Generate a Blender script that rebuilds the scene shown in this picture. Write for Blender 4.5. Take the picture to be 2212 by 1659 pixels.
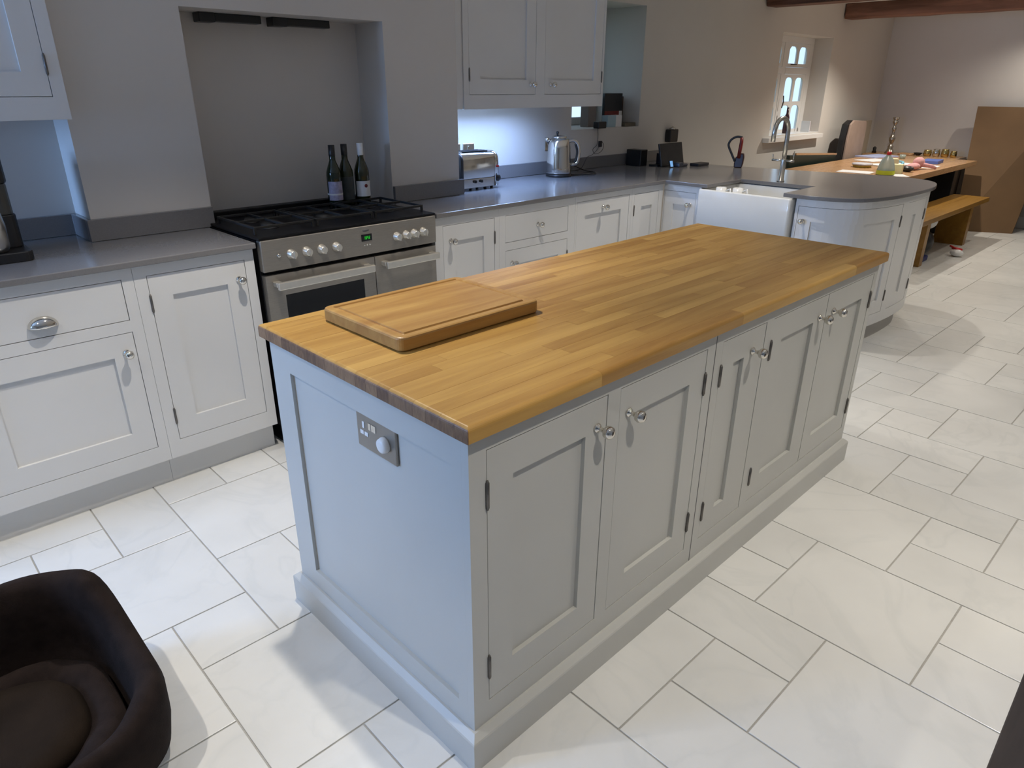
import bpy, bmesh, math, random
from math import sin, cos, pi, sqrt, atan2, hypot
from mathutils import Vector, Matrix

# ------------------------------------------------------------------ scene, camera, world, light, exposure
for o in list(bpy.data.objects): bpy.data.objects.remove(o)
scn = bpy.context.scene
COL = scn.collection
CAMF, YAW, PITCH, ROLL = 1492.47, 0.7942, 0.4076, 0.0045
CAMP = Vector((-0.7448, -0.8754, 1.5064))
_f = Vector((cos(YAW)*cos(PITCH), sin(YAW)*cos(PITCH), -sin(PITCH)))
_r = Vector((sin(YAW), -cos(YAW), 0)); _u = _r.cross(_f)
_r2 = _r*cos(ROLL)+_u*sin(ROLL); _u2 = -_r*sin(ROLL)+_u*cos(ROLL)
cam = bpy.data.cameras.new('camera'); camo = bpy.data.objects.new('camera', cam); COL.objects.link(camo)
cam.sensor_fit = 'HORIZONTAL'; cam.sensor_width = 36; cam.lens = CAMF*36/2212
cam.clip_start = .02; cam.clip_end = 100
camo.matrix_world = Matrix(((_r2.x, _u2.x, -_f.x, CAMP.x), (_r2.y, _u2.y, -_f.y, CAMP.y), (_r2.z, _u2.z, -_f.z, CAMP.z), (0, 0, 0, 1)))
scn.camera = camo
def project(p):
    d = Vector(p)-CAMP; z = d.dot(_f)
    if z <= .05: return None
    return (1106+CAMF*d.dot(_r2)/z, 829.5-CAMF*d.dot(_u2)/z, z)

scn.view_settings.view_transform = 'Standard'; scn.view_settings.look = 'None'
scn.view_settings.gamma = 1; scn.view_settings.use_curve_mapping = False
scn.view_settings.exposure = 0.16
w = bpy.data.worlds.new('world'); scn.world = w; w.use_nodes = True
bg = w.node_tree.nodes['Background']; bg.inputs[0].default_value = (.55, .74, .96, 1); bg.inputs[1].default_value = 1.5

CEIL = 2.33
def area(name, loc, rot, sx, sy, power, colr, spread=180):
    l = bpy.data.lights.new(name, 'AREA'); l.shape = 'RECTANGLE'; l.size = sx; l.size_y = sy
    l.energy = power; l.color = colr; l.spread = math.radians(spread)
    o = bpy.data.objects.new(name, l); COL.objects.link(o); o.location = loc; o.rotation_euler = rot
    return o
# daylight entering by the window in the left wall, beside the camera
area('daylight_left', (-3.27, 2.02, 1.52), (0, math.radians(-90), 0), .95, .65, 84, (.28, .51, 1.0))
# ceiling downlights (x, y, watts)
WARM = (1.0, .92, .81)
DOWN = [(.25, 1.07, 76, 96), (.22, -.80, 60, 88), (1.45, -.80, 56, 84), (2.6, -.80, 54, 84), (1.6, 1.15, 44, 84), (2.95, 1.2, 60, 76), (-1.1, .80, 64, 92), (4.1, -.5, 50, 84),
        (4.4, 1.2, 44, 100), (5.6, 1.25, 28, 120), (5.6, -.4, 24, 92), (7.1, .3, 20, 100), (7.3, 1.7, 104, 124), (8.6, .75, 34, 140), (7.0, -1.4, 36, 110), (2.3, -2.2, 36, 92), (5.2, -2.2, 36, 92)]
def spot(x, y, power, size):
    l = bpy.data.lights.new('downlight_lamp', 'SPOT'); l.energy = power; l.color = WARM
    l.spot_size = math.radians(size); l.spot_blend = .7; l.shadow_soft_size = .022
    o = bpy.data.objects.new('downlight_lamp', l); COL.objects.link(o); o.location = (x, y, CEIL-.012)
for q in DOWN: spot(*q)

# ------------------------------------------------------------------ materials
MATS = {}
def mat(name, colr, rough=.5, metal=0, noise=0, nscale=8, bump=0, bscale=200, spec=.5, rand=0, alpha=None, trans=0, coat=0, emit=None, stretch=None):
    if name in MATS: return MATS[name]
    m = bpy.data.materials.new(name); m.use_nodes = True; nt = m.node_tree; b = nt.nodes['Principled BSDF']
    b.inputs['Base Color'].default_value = (*colr, 1); b.inputs['Roughness'].default_value = rough
    b.inputs['Metallic'].default_value = metal; b.inputs['Specular IOR Level'].default_value = spec
    b.inputs['Coat Weight'].default_value = coat; b.inputs['Transmission Weight'].default_value = trans
    if emit: b.inputs['Emission Color'].default_value = (*emit[0], 1); b.inputs['Emission Strength'].default_value = emit[1]
    L = nt.links.new
    geo = nt.nodes.new('ShaderNodeNewGeometry'); mp = nt.nodes.new('ShaderNodeMapping'); L(geo.outputs['Position'], mp.inputs[0])
    if stretch: mp.inputs['Scale'].default_value = stretch
    if noise or rand:
        n = nt.nodes.new('ShaderNodeTexNoise'); n.inputs['Scale'].default_value = nscale; n.inputs['Detail'].default_value = 5
        L(mp.outputs[0], n.inputs['Vector'])
        mr = nt.nodes.new('ShaderNodeMapRange'); L(n.outputs[0], mr.inputs[0]); mr.inputs[1].default_value = .3; mr.inputs[2].default_value = .7
        mr.inputs[3].default_value = 1-noise; mr.inputs[4].default_value = 1+noise
        val = mr.outputs[0]
        if rand:
            oi = nt.nodes.new('ShaderNodeObjectInfo'); m2 = nt.nodes.new('ShaderNodeMapRange'); L(oi.outputs['Random'], m2.inputs[0])
            m2.inputs[3].default_value = 1-rand; m2.inputs[4].default_value = 1+rand
            mm = nt.nodes.new('ShaderNodeMath'); mm.operation = 'MULTIPLY'; L(val, mm.inputs[0]); L(m2.outputs[0], mm.inputs[1]); val = mm.outputs[0]
        vm = nt.nodes.new('ShaderNodeVectorMath'); vm.operation = 'SCALE'; vm.inputs[0].default_value = colr; L(val, vm.inputs['Scale'])
        L(vm.outputs[0], b.inputs['Base Color'])
    if bump:
        n2 = nt.nodes.new('ShaderNodeTexNoise'); n2.inputs['Scale'].default_value = bscale; n2.inputs['Detail'].default_value = 3
        L(mp.outputs[0], n2.inputs['Vector']); bp = nt.nodes.new('ShaderNodeBump'); bp.inputs['Strength'].default_value = bump
        bp.inputs['Distance'].default_value = .002; L(n2.outputs[0], bp.inputs['Height']); L(bp.outputs[0], b.inputs['Normal'])
    MATS[name] = m
    return m

def marble(name, colr, vein, rough):
    m = mat(name, colr, rough, noise=.05, nscale=3.2, rand=.04, bump=.06, bscale=9); nt = m.node_tree; L = nt.links.new; b = nt.nodes['Principled BSDF']
    src = b.inputs['Base Color'].links[0].from_socket
    geo = nt.nodes.new('ShaderNodeNewGeometry'); oi = nt.nodes.new('ShaderNodeObjectInfo')
    off = nt.nodes.new('ShaderNodeVectorMath'); off.operation = 'SCALE'; off.inputs[0].default_value = (13, 7, 3); L(oi.outputs['Random'], off.inputs['Scale'])
    ad = nt.nodes.new('ShaderNodeVectorMath'); L(geo.outputs['Position'], ad.inputs[0]); L(off.outputs[0], ad.inputs[1])
    n = nt.nodes.new('ShaderNodeTexNoise'); n.inputs['Scale'].default_value = 2.1; n.inputs['Detail'].default_value = 7; n.inputs['Distortion'].default_value = 1.4; L(ad.outputs[0], n.inputs['Vector'])
    r = nt.nodes.new('ShaderNodeValToRGB'); e = r.color_ramp.elements; e[0].position = .46; e[0].color = (0, 0, 0, 1); e[1].position = .54; e[1].color = (0, 0, 0, 1)
    k = e.new(.50); k.color = (1, 1, 1, 1); L(n.outputs[0], r.inputs[0])
    n2 = nt.nodes.new('ShaderNodeTexNoise'); n2.inputs['Scale'].default_value = 1.1; L(ad.outputs[0], n2.inputs['Vector'])
    mm = nt.nodes.new('ShaderNodeMath'); mm.operation = 'MULTIPLY'; L(r.outputs[0], mm.inputs[0]); L(n2.outputs[0], mm.inputs[1])
    m2 = nt.nodes.new('ShaderNodeMath'); m2.operation = 'MULTIPLY'; m2.inputs[1].default_value = .4; L(mm.outputs[0], m2.inputs[0])
    mx = nt.nodes.new('ShaderNodeMix'); mx.data_type = 'RGBA'; L(m2.outputs[0], mx.inputs[0]); L(src, mx.inputs[6]); mx.inputs[7].default_value = (*vein, 1)
    L(mx.outputs[2], b.inputs['Base Color']); return m
def wood(name, dark, light, gscale=(3, 60, 60), rough=.35, rand=.18, spec=.5):
    m = bpy.data.materials.new(name); m.use_nodes = True; nt = m.node_tree; b = nt.nodes['Principled BSDF']; L = nt.links.new
    b.inputs['Roughness'].default_value = rough; b.inputs['Specular IOR Level'].default_value = spec
    geo = nt.nodes.new('ShaderNodeNewGeometry'); oi = nt.nodes.new('ShaderNodeObjectInfo')
    off = nt.nodes.new('ShaderNodeVectorMath'); off.operation = 'SCALE'; off.inputs[0].default_value = (37, 17, 29); L(oi.outputs['Random'], off.inputs['Scale'])
    ad = nt.nodes.new('ShaderNodeVectorMath'); ad.operation = 'ADD'; L(geo.outputs['Position'], ad.inputs[0]); L(off.outputs[0], ad.inputs[1])
    mp = nt.nodes.new('ShaderNodeMapping'); mp.inputs['Scale'].default_value = gscale; L(ad.outputs[0], mp.inputs[0])
    n = nt.nodes.new('ShaderNodeTexNoise'); n.inputs['Scale'].default_value = 1; n.inputs['Detail'].default_value = 6; n.inputs['Roughness'].default_value = .6; n.inputs['Distortion'].default_value = .6
    L(mp.outputs[0], n.inputs['Vector'])
    r1 = nt.nodes.new('ShaderNodeMapRange'); L(n.outputs[0], r1.inputs[0]); r1.inputs[1].default_value = .25; r1.inputs[2].default_value = .75
    r2 = nt.nodes.new('ShaderNodeMapRange'); L(oi.outputs['Random'], r2.inputs[0]); r2.inputs[3].default_value = -rand*1.6; r2.inputs[4].default_value = rand*1.6
    s = nt.nodes.new('ShaderNodeMath'); s.operation = 'ADD'; s.use_clamp = True; L(r1.outputs[0], s.inputs[0]); L(r2.outputs[0], s.inputs[1])
    cr = nt.nodes.new('ShaderNodeValToRGB'); cr.color_ramp.elements[0].color = (*dark, 1); cr.color_ramp.elements[1].color = (*light, 1)
    L(s.outputs[0], cr.inputs[0]); L(cr.outputs[0], b.inputs['Base Color'])
    rr = nt.nodes.new('ShaderNodeMapRange'); L(n.outputs[0], rr.inputs[0]); rr.inputs[3].default_value = rough+.08; rr.inputs[4].default_value = rough-.05; L(rr.outputs[0], b.inputs['Roughness'])
    bp = nt.nodes.new('ShaderNodeBump'); bp.inputs['Strength'].default_value = .15; bp.inputs['Distance'].default_value = .001; L(n.outputs[0], bp.inputs['Height']); L(bp.outputs[0], b.inputs['Normal'])
    MATS[name] = m
    return m

M_WALL = mat('wall_paint', (.66, .63, .59), .75, noise=.02, nscale=2, bump=.05, bscale=60, spec=.25)
M_CEIL = mat('ceiling_paint', (.80, .79, .77), .8, noise=.01, spec=.25)
M_GREY = mat('grey_cabinet_paint', (.52, .52, .49), .38, noise=.015, nscale=5, bump=.03, bscale=120)
M_WHITE = mat('white_cabinet_paint', (.73, .73, .72), .36, noise=.012, nscale=5, bump=.03, bscale=120)
M_UNIT_IN = mat('cabinet_inside', (.10, .095, .09), .8, noise=.05)
M_QUARTZ = mat('grey_quartz', (.185, .180, .182), .16, noise=.06, nscale=220, spec=.55)
M_TILE = marble('pale_porcelain', (.72, .72, .695), (.55, .57, .56), .22)
M_GROUT = mat('grout', (.40, .39, .36), .9, noise=.08, nscale=40)
M_OAK = wood('oak_stave', (.34, .17, .036), (.58, .35, .098), gscale=(1.6, 17, 17), rough=.36, rand=.16)
M_OAKEND = wood('oak_end_grain', (.13, .06, .028), (.30, .165, .08), gscale=(30, 90, 30), rough=.45, rand=.3)
M_BOARD = wood('beech_board', (.34, .165, .040), (.54, .325, .10), gscale=(2, 22, 22), rough=.4, rand=0)
M_TABLE = wood('table_oak', (.42, .23, .11), (.60, .38, .20), gscale=(1.5, 18, 18), rough=.25, rand=.05)
M_BENCH = wood('bench_oak', (.20, .095, .010), (.32, .165, .025), gscale=(1.5, 18, 18), rough=.35, rand=.05)
M_DARKWOOD = wood('dark_wood', (.035, .018, .010), (.09, .048, .025), gscale=(2, 2, 14), rough=.45, rand=.1)
M_BEAM = wood('old_beam', (.07, .03, .016), (.34, .16, .10), gscale=(16, 1.2, 10), rough=.7, rand=.15)
M_CHROME = mat('chrome', (.70, .67, .61), .08, 1, noise=.01)
M_NICKEL = mat('brushed_nickel', (.62, .60, .55), .25, 1, noise=.04, nscale=60)
M_STEEL = mat('stainless_steel', (.34, .315, .28), .40, .75, noise=.05, nscale=30, stretch=(1, 1, 12))
M_STEEL2 = mat('polished_steel', (.70, .68, .64), .12, 1, noise=.02, nscale=30)
M_SATIN = mat('satin_steel', (.72, .69, .62), .38, .85, noise=.03, nscale=40)
M_BLACK = mat('black_enamel', (.006, .006, .007), .4, noise=.1, nscale=30, spec=.2)
M_IRON = mat('cast_iron', (.008, .008, .008), .6, noise=.2, nscale=60)
M_BGLASS = mat('black_glass', (.006, .006, .007), .06, noise=.05)
M_PLASTIC = mat('black_plastic', (.015, .015, .016), .35, noise=.1, nscale=20)
M_HINGE = mat('aged_steel_hinge', (.16, .15, .14), .4, .8, noise=.1, nscale=60)
M_CERAMIC = mat('white_ceramic', (.80, .80, .77), .10, noise=.01, nscale=8, coat=.3)
M_WPLASTIC = mat('white_plastic', (.78, .78, .77), .3, noise=.01)
M_GLASS = mat('clear_glass', (.95, .98, 1.0), .02, trans=1, noise=.004)
M_WINE = mat('dark_green_glass', (.012, .022, .010), .07, noise=.1, spec=.6)
M_WINE2 = mat('olive_green_glass', (.022, .026, .008), .08, noise=.1, spec=.6)
M_PAPER = mat('white_paper', (.80, .80, .80), .8, noise=.02, nscale=15)
M_CREAM = mat('cream_paper', (.80, .74, .46), .8, noise=.02)
M_BLUEP = mat('pale_blue_paper', (.45, .52, .80), .7, noise=.05, nscale=20)
M_BLUE = mat('blue_card', (.10, .16, .48), .5, noise=.05)
M_CYAN = mat('cyan_strap', (.20, .48, .62), .5, noise=.05)
M_PINK = mat('pink_cloth', (.72, .38, .38), .9, noise=.15, nscale=30, bump=.3, bscale=60)
M_RED = mat('red_plastic', (.55, .02, .02), .35, noise=.05)
M_DKRED = mat('dark_red', (.16, .012, .008), .4, noise=.08)
M_LIME = mat('lime_label', (.55, .62, .03), .5, noise=.05)
M_FELT = mat('brown_plush', (.018, .012, .010), .95, noise=.25, nscale=25, bump=.6, bscale=300, spec=.15)
M_FELT2 = mat('brown_suede_cushion', (.018, .012, .008), .95, noise=.2, nscale=12, bump=.4, bscale=220, spec=.12)
M_BEIGE = mat('beige_upholstery', (.36, .27, .22), .9, noise=.06, nscale=12, bump=.3, bscale=150)
M_GREENL = mat('dark_green_leather', (.010, .022, .017), .4, noise=.1, nscale=20)
M_CARD = mat('brown_cardboard', (.17, .10, .048), .85, noise=.07, nscale=4, bump=.1, bscale=30)
M_BRASS = mat('brass', (.62, .48, .20), .2, 1, noise=.06, nscale=20)
M_PEWTER = mat('silver_candlestick', (.55, .50, .42), .2, 1, noise=.1, nscale=20)
M_NAVY = mat('navy_plastic', (.012, .018, .12), .5, noise=.1)
M_LEAF = mat('leaf', (.06, .13, .03), .7, noise=.3, nscale=20)
M_BARK = mat('bark', (.09, .065, .045), .9, noise=.3, nscale=20)
M_GRASS = mat('lawn', (.08, .16, .04), .9, noise=.3, nscale=6)
M_LED = mat('led_strip_light', (.9, .95, 1), .5, noise=.002, emit=((.55, .75, 1.0), 12))
M_GREENLED = mat('green_display', (.0, .05, .0), .4, noise=.01, emit=((.03, .8, .05), .55))
M_BLUELED = mat('phone_screen', (.1, .3, .6), .2, noise=.01, emit=((.25, .5, .9), .6))
M_LENS = mat('lamp_lens', (.9, .9, .85), .4, noise=.002, emit=((1, .9, .75), 4))
M_YEL = mat('mustard_plastic', (.50, .36, .06), .5, noise=.05)
M_MARK = mat('grey_marking', (.10, .10, .10), .5, noise=.02)
M_GLASSWARE = mat('frosted_plastic', (.62, .72, .66), .25, noise=.03, trans=.5)

# ------------------------------------------------------------------ mesh builder
class MB:
    def __init__(s): s.v = []; s.f = []; s.m = []; s.sm = []
    def add(s, vs, fs, mi=0, smooth=False):
        n = len(s.v); s.v += [tuple(p) for p in vs]
        for f in fs: s.f.append(tuple(n+i for i in f)); s.m.append(mi); s.sm.append(smooth)
        return s
    def box(s, x0, x1, y0, y1, z0, z1, mi=0, T=None):
        vs = [(x, y, z) for z in (z0, z1) for y in (y0, y1) for x in (x0, x1)]
        if T: vs = [T(*p) for p in vs]
        return s.add(vs, [(0, 2, 3, 1), (4, 5, 7, 6), (0, 1, 5, 4), (2, 6, 7, 3), (0, 4, 6, 2), (1, 3, 7, 5)], mi)
    def loft(s, rings, closed=True, cap=True, mi=0, smooth=True):
        k = len(rings[0]); vs = [p for r in rings for p in r]; fs = []
        for i in range(len(rings)-1):
            for j in range(k if closed else k-1):
                a = i*k+j; b = i*k+(j+1) % k; fs.append((a, b, b+k, a+k))
        s.add(vs, fs, mi, smooth)
        if cap:
            n = len(s.v)-len(vs); s.f.append(tuple(n+j for j in range(k))[::-1]); s.m.append(mi); s.sm.append(False)
            s.f.append(tuple(n+(len(rings)-1)*k+j for j in range(k))); s.m.append(mi); s.sm.append(False)
        return s
    def lathe(s, c, prof, n=20, axis='z', mi=0, cap=True):
        rings = []
        for r, h in prof:
            ring = []
            for j in range(n):
                a = 2*pi*j/n; p, q = r*cos(a), r*sin(a)
                if axis == 'z': ring.append((c[0]+p, c[1]+q, c[2]+h))
                elif axis == '-y': ring.append((c[0]+p, c[1]-h, c[2]+q))
                elif axis == 'x': ring.append((c[0]+h, c[1]+p, c[2]+q))
                else: ring.append((c[0]-h, c[1]-p, c[2]+q))
            rings.append(ring)
        return s.loft(rings, True, cap, mi)
    def tube(s, pts, r, n=10, mi=0, cap=True):
        pts = [Vector(p) for p in pts]; rings = []; a = None
        rs = r if isinstance(r, (list, tuple)) else [r]*len(pts)
        for i, p in enumerate(pts):
            d = (pts[min(i+1, len(pts)-1)]-pts[max(i-1, 0)]).normalized()
            if a is None:
                a = d.cross(Vector((.13, .21, 1)))
                if a.length < .3: a = d.cross(Vector((1, .1, 0)))
            a = (a-d*a.dot(d)).normalized(); b = d.cross(a)
            rings.append([tuple(p+(a*cos(t)+b*sin(t))*rs[i]) for t in [2*pi*j/n for j in range(n)]])
        return s.loft(rings, True, cap, mi)
    def prism(s, poly, z0, z1, mi=0, T=None, smooth=False):
        k = len(poly)
        vs = [(x, y, z0) for x, y in poly]+[(x, y, z1) for x, y in poly]
        if T: vs = [T(*p) for p in vs]
        s.add(vs, [tuple(range(k))[::-1], tuple(range(k, 2*k))], mi)
        n = len(s.v)-2*k
        for j in range(k):
            s.f.append((n+j, n+(j+1) % k, n+k+(j+1) % k, n+k+j)); s.m.append(mi); s.sm.append(smooth)
        return s
    def ball(s, c, rx, ry, rz, n=16, mi=0):
        rings = []
        for i in range(n//2+1):
            a = -pi/2+pi*i/(n//2); rr = max(cos(a), .02)
            rings.append([(c[0]+rx*rr*cos(2*pi*j/n), c[1]+ry*rr*sin(2*pi*j/n), c[2]+rz*sin(a)) for j in range(n)])
        return s.loft(rings, True, True, mi)
    def mesh(s, name, mats, origin=(0, 0, 0)):
        me = bpy.data.meshes.new(name); ox, oy, oz = origin
        me.from_pydata([(a-ox, b-oy, c-oz) for a, b, c in s.v], [], s.f)
        for m in mats: me.materials.append(m)
        for p, mi, sm in zip(me.polygons, s.m, s.sm): p.material_index = mi; p.use_smooth = sm
        bm = bmesh.new(); bm.from_mesh(me); bmesh.ops.recalc_face_normals(bm, faces=bm.faces); bm.to_mesh(me); bm.free()
        return me

ROOT = {}
def origin_of(o):
    return ROOT[o.name]
def thing(name, label, cat, loc, group=None):
    o = bpy.data.objects.new(name, None); COL.objects.link(o); o.location = loc; o.empty_display_size = .05
    o['label'] = label; o['category'] = cat
    if group: o['group'] = group
    ROOT[o.name] = Vector(loc); return o
def part(name, mb, mats, parent, bev=0, seg=2, kind=None, label=None):
    if not isinstance(mats, (list, tuple)): mats = [mats]
    org = ROOT[parent.name] if parent else Vector((0, 0, 0))
    me = mb.mesh(name, mats, org); o = bpy.data.objects.new(name, me); COL.objects.link(o)
    if parent: o.parent = parent
    ROOT[o.name] = org
    if bev:
        b = o.modifiers.new('bevel', 'BEVEL'); b.width = bev; b.segments = seg; b.limit_method = 'ANGLE'; b.angle_limit = math.radians(40)
    if kind: o['kind'] = kind
    if label: o['label'] = label
    return o
def solo(name, mb, mats, label, cat, bev=0, seg=2, group=None, kind=None):
    if not isinstance(mats, (list, tuple)): mats = [mats]
    c = Vector((sum(v[0] for v in mb.v)/len(mb.v), sum(v[1] for v in mb.v)/len(mb.v), min(v[2] for v in mb.v)))
    me = mb.mesh(name, mats, c); o = bpy.data.objects.new(name, me); COL.objects.link(o); o.location = c
    ROOT[o.name] = c
    o['label'] = label; o['category'] = cat
    if group: o['group'] = group
    if kind: o['kind'] = kind
    if bev:
        b = o.modifiers.new('bevel', 'BEVEL'); b.width = bev; b.segments = seg; b.limit_method = 'ANGLE'; b.angle_limit = math.radians(40)
    return o
def struct(name, mb, mats, bev=0):
    if not isinstance(mats, (list, tuple)): mats = [mats]
    me = mb.mesh(name, mats); o = bpy.data.objects.new(name, me); COL.objects.link(o); o['kind'] = 'structure'
    ROOT[o.name] = Vector((0, 0, 0))
    if bev:
        b = o.modifiers.new('bevel', 'BEVEL'); b.width = bev; b.segments = 2; b.limit_method = 'ANGLE'
    return o
def inst(name, me, loc, parent, rotz=0):
    o = bpy.data.objects.new(name, me); COL.objects.link(o); o.parent = parent
    o.location = Vector(loc)-ROOT[parent.name]; o.rotation_euler = (0, 0, rotz)
    ROOT[o.name] = ROOT[parent.name]; return o

# ------------------------------------------------------------------ floor with individual tiles
TX, TY, TG, TA = -.11755, .07451, .23114, -.01265
def T2(i, j): x, y = TG*i, TG*j; return (TX+cos(TA)*x-sin(TA)*y, TY+sin(TA)*x+cos(TA)*y)
X0, X1, Y0, Y1 = -3.2, 9.2, -3.4, 2.64
floor = struct('floor', MB().box(X0, X1, Y0, Y1+.02, -.12, -.0035), M_GROUT)
KNOWN = [(-1, 0, 6, 8), (-2, -1, 6, 7), (-3, -1, 7, 8), (-2, 0, 4, 6), (0, 2, 5, 7), (0, 1, 7, 8), (1, 2, 7, 9), (0, 1, 3, 5), (-1, 0, 3, 4), (-1, 1, 1, 3),
         (-2, -1, 2, 4), (0, 1, 0, 1), (-1, 0, -1, 1), (7, 9, -2, 0), (6, 7, -1, 0), (5, 6, -1, 0), (5, 7, -3, -1), (4, 5, -2, 0), (2, 4, -1, 0), (3, 4, -2, -1),
         (2, 3, -3, -1), (3, 5, -4, -2), (7, 8, -4, -2), (8, 9, -3, -2), (9, 10, -3, -1), (9, 11, -1, 1), (11, 12, -2, 0), (10, 11, -2, -1), (12, 13, -1, 0),
         (13, 14, -1, 1), (12, 14, -3, -1), (11, 13, 0, 2), (10, 12, -4, -2), (14, 16, -2, 0), (14, 15, 0, 1), (15, 16, 0, 2), (16, 18, -1, 1), (18, 20, 0, 1),
         (18, 19, -2, 0), (19, 20, -1, 0), (16, 17, -3, -1), (17, 18, -2, -1), (1, 2, 4, 5), (0, 2, -2, 0), (8, 10, -5, -3), (5, 6, -5, -3), (6, 7, -4, -3), (20, 22, -1, 1), (-3, -2, 5, 7)]
occ = {}; tiles = []
def putt(r):
    for i in range(r[0], r[1]):
        for j in range(r[2], r[3]):
            if (i, j) in occ: return False
    for i in range(r[0], r[1]):
        for j in range(r[2], r[3]): occ[(i, j)] = 1
    tiles.append(r); return True
for r in KNOWN: putt(r)
rng = random.Random(5)
for i in range(-14, 42):
    for j in range(-16, 13):
        if (i, j) in occ: continue
        opts = [(2, 2)]*4+[(1, 2)]*3+[(2, 1)]*2+[(1, 1)]*3; rng.shuffle(opts)
        for a, b in opts+[(1, 1)]:
            if putt((i, i+a, j, j+b)): break
def tile_mesh(a, b):
    g = .0024; h = .0011; W, D = a*TG-2*g, b*TG-2*g
    m = MB(); lo = [(0, 0), (W, 0), (W, D), (0, D)]; hi = [(h, h), (W-h, h), (W-h, D-h), (h, D-h)]
    m.add([(x, y, -.008) for x, y in lo]+[(x, y, -.0008) for x, y in lo]+[(x, y, 0) for x, y in hi],
          [(8, 9, 10, 11)]+[(j, (j+1) % 4, 4+(j+1) % 4, 4+j) for j in range(4)]+[(4+j, 4+(j+1) % 4, 8+(j+1) % 4, 8+j) for j in range(4)])
    return m
TM = {(a, b): tile_mesh(a, b) for a in (1, 2) for b in (1, 2)}
TME = {k: v.mesh('tile', [M_TILE]) for k, v in TM.items()}
def inroom(r):
    c = [T2(r[0], r[2]), T2(r[1], r[2]), T2(r[1], r[3]), T2(r[0], r[3])]
    return all(X0+.005 < x < X1-.005 and Y0+.005 < y < Y1-.005 for x, y in c)
cand = []; rest = MB()
for r in tiles:
    if not inroom(r): continue
    cc = T2((r[0]+r[1])/2, (r[2]+r[3])/2); p = project((*cc, 0))
    vis = p and -250 < p[0] < 2462 and -100 < p[1] < 1900
    hid = .15 < cc[0] < 2.0 and .1 < cc[1] < .75 or cc[1] > 2.0 and cc[0] < 4.4 or (3.75 < cc[0] < 4.3 and cc[1] > .8)
    cand.append((p[2] if vis and not hid else 99+abs(cc[0])+abs(cc[1]), r))
cand.sort()
for k, (dd, r) in enumerate(cand):
    a, b = r[1]-r[0], r[3]-r[2]; g = .0024
    x, y = T2(r[0], r[2]); x, y = x+cos(TA)*g-sin(TA)*g, y+sin(TA)*g+cos(TA)*g
    dz = rng.uniform(-.0004, .0004)
    if k < 290 and dd < 90:
        o = bpy.data.objects.new('tile', TME[(a, b)]); COL.objects.link(o); o.parent = floor; o.location = (x, y, dz); o.rotation_euler = (0, 0, TA)
    else:
        m = TM[(a, b)]; rest.add([(x+cos(TA)*vx-sin(TA)*vy, y+sin(TA)*vx+cos(TA)*vy, vz+dz) for vx, vy, vz in m.v], m.f)
ro = part('tile_field', rest, M_TILE, floor, kind='stuff')

# ------------------------------------------------------------------ walls and ceiling
WY, BY = 2.64, 2.26     # far kitchen wall plane, chimney breast plane
def wallgrid(m, u0, u1, z0, z1, holes, fn):
    us = sorted({u0, u1, *[h[0] for h in holes], *[h[1] for h in holes]}); zs = sorted({z0, z1, *[h[2] for h in holes], *[h[3] for h in holes]})
    us = [u for u in us if u0 <= u <= u1]; zs = [z for z in zs if z0 <= z <= z1]
    for a, b in zip(us, us[1:]):
        za = None
        for c, d in zip(zs, zs[1:]):
            cu, cz = (a+b)/2, (c+d)/2
            if any(h[0] < cu < h[1] and h[2] < cz < h[3] for h in holes): continue
            fn(a, b, c, d)
RX0, RX1, RZ0, RZ1 = 3.30, 4.12, 1.212, 2.065       # recess window
DX0, DX1, DZ0, DZ1 = 6.375, 7.55, 1.04, 1.995       # dining window
m = MB()
wallgrid(m, 1.90, X1+.3, -.12, CEIL, [(RX0, RX1, RZ0, RZ1), (DX0, DX1, DZ0, DZ1)], lambda a, b, c, d: m.box(a, b, WY, WY+.26, c, d))
m.box(RX0-.08, RX0, WY+.26, WY+.50, RZ0, RZ1).box(RX1, RX1+.08, WY+.26, WY+.50, RZ0, RZ1)
m.box(RX0-.08, RX1+.08, WY+.26, WY+.50, RZ0-.08, RZ0).box(RX0-.08, RX1+.08, WY+.26, WY+.50, RZ1, RZ1+.08)
struct('wall_back', m, M_WALL)
m = MB()
NX0, NX1, NZ = .478, 1.442, 1.79
m.box(0, NX0, BY, 2.9, -.12, CEIL).box(NX1, 1.905, BY, 2.9, -.12, CEIL).box(NX0, NX1, BY, 2.9, NZ, CEIL).box(NX0, NX1, 2.50, 2.9, -.12, NZ)
struct('wall_chimney', m, M_WALL)
struct('wall_alcove', MB().box(X0-.3, 0, 2.47, 2.9, -.12, CEIL), M_WALL)
m = MB(); wallgrid(m, Y0-.3, 2.9, -.12, CEIL, [(1.05, 2.4, 1.05, 2.0)], lambda a, b, c, d: m.box(X0-.2, X0, a, b, c, d))
struct('wall_left', m, M_WALL)
struct('wall_front', MB().box(X0-.2, X1+.3, Y0-.2, Y0, -.12, CEIL), M_WALL)
struct('wall_right', MB().box(X1, X1+.2, Y0-.2, WY, -.12, CEIL), M_WALL)
struct('ceiling', MB().box(X0-.2, X1+.3, Y0-.2, 3.2, CEIL, CEIL+.2), M_CEIL)
struct('baseboard_right', MB().box(X1-.018, X1, Y0, WY, 0, .12).box(X1-.012, X1, Y0, WY, .12, .13), M_WPLASTIC)
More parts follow.
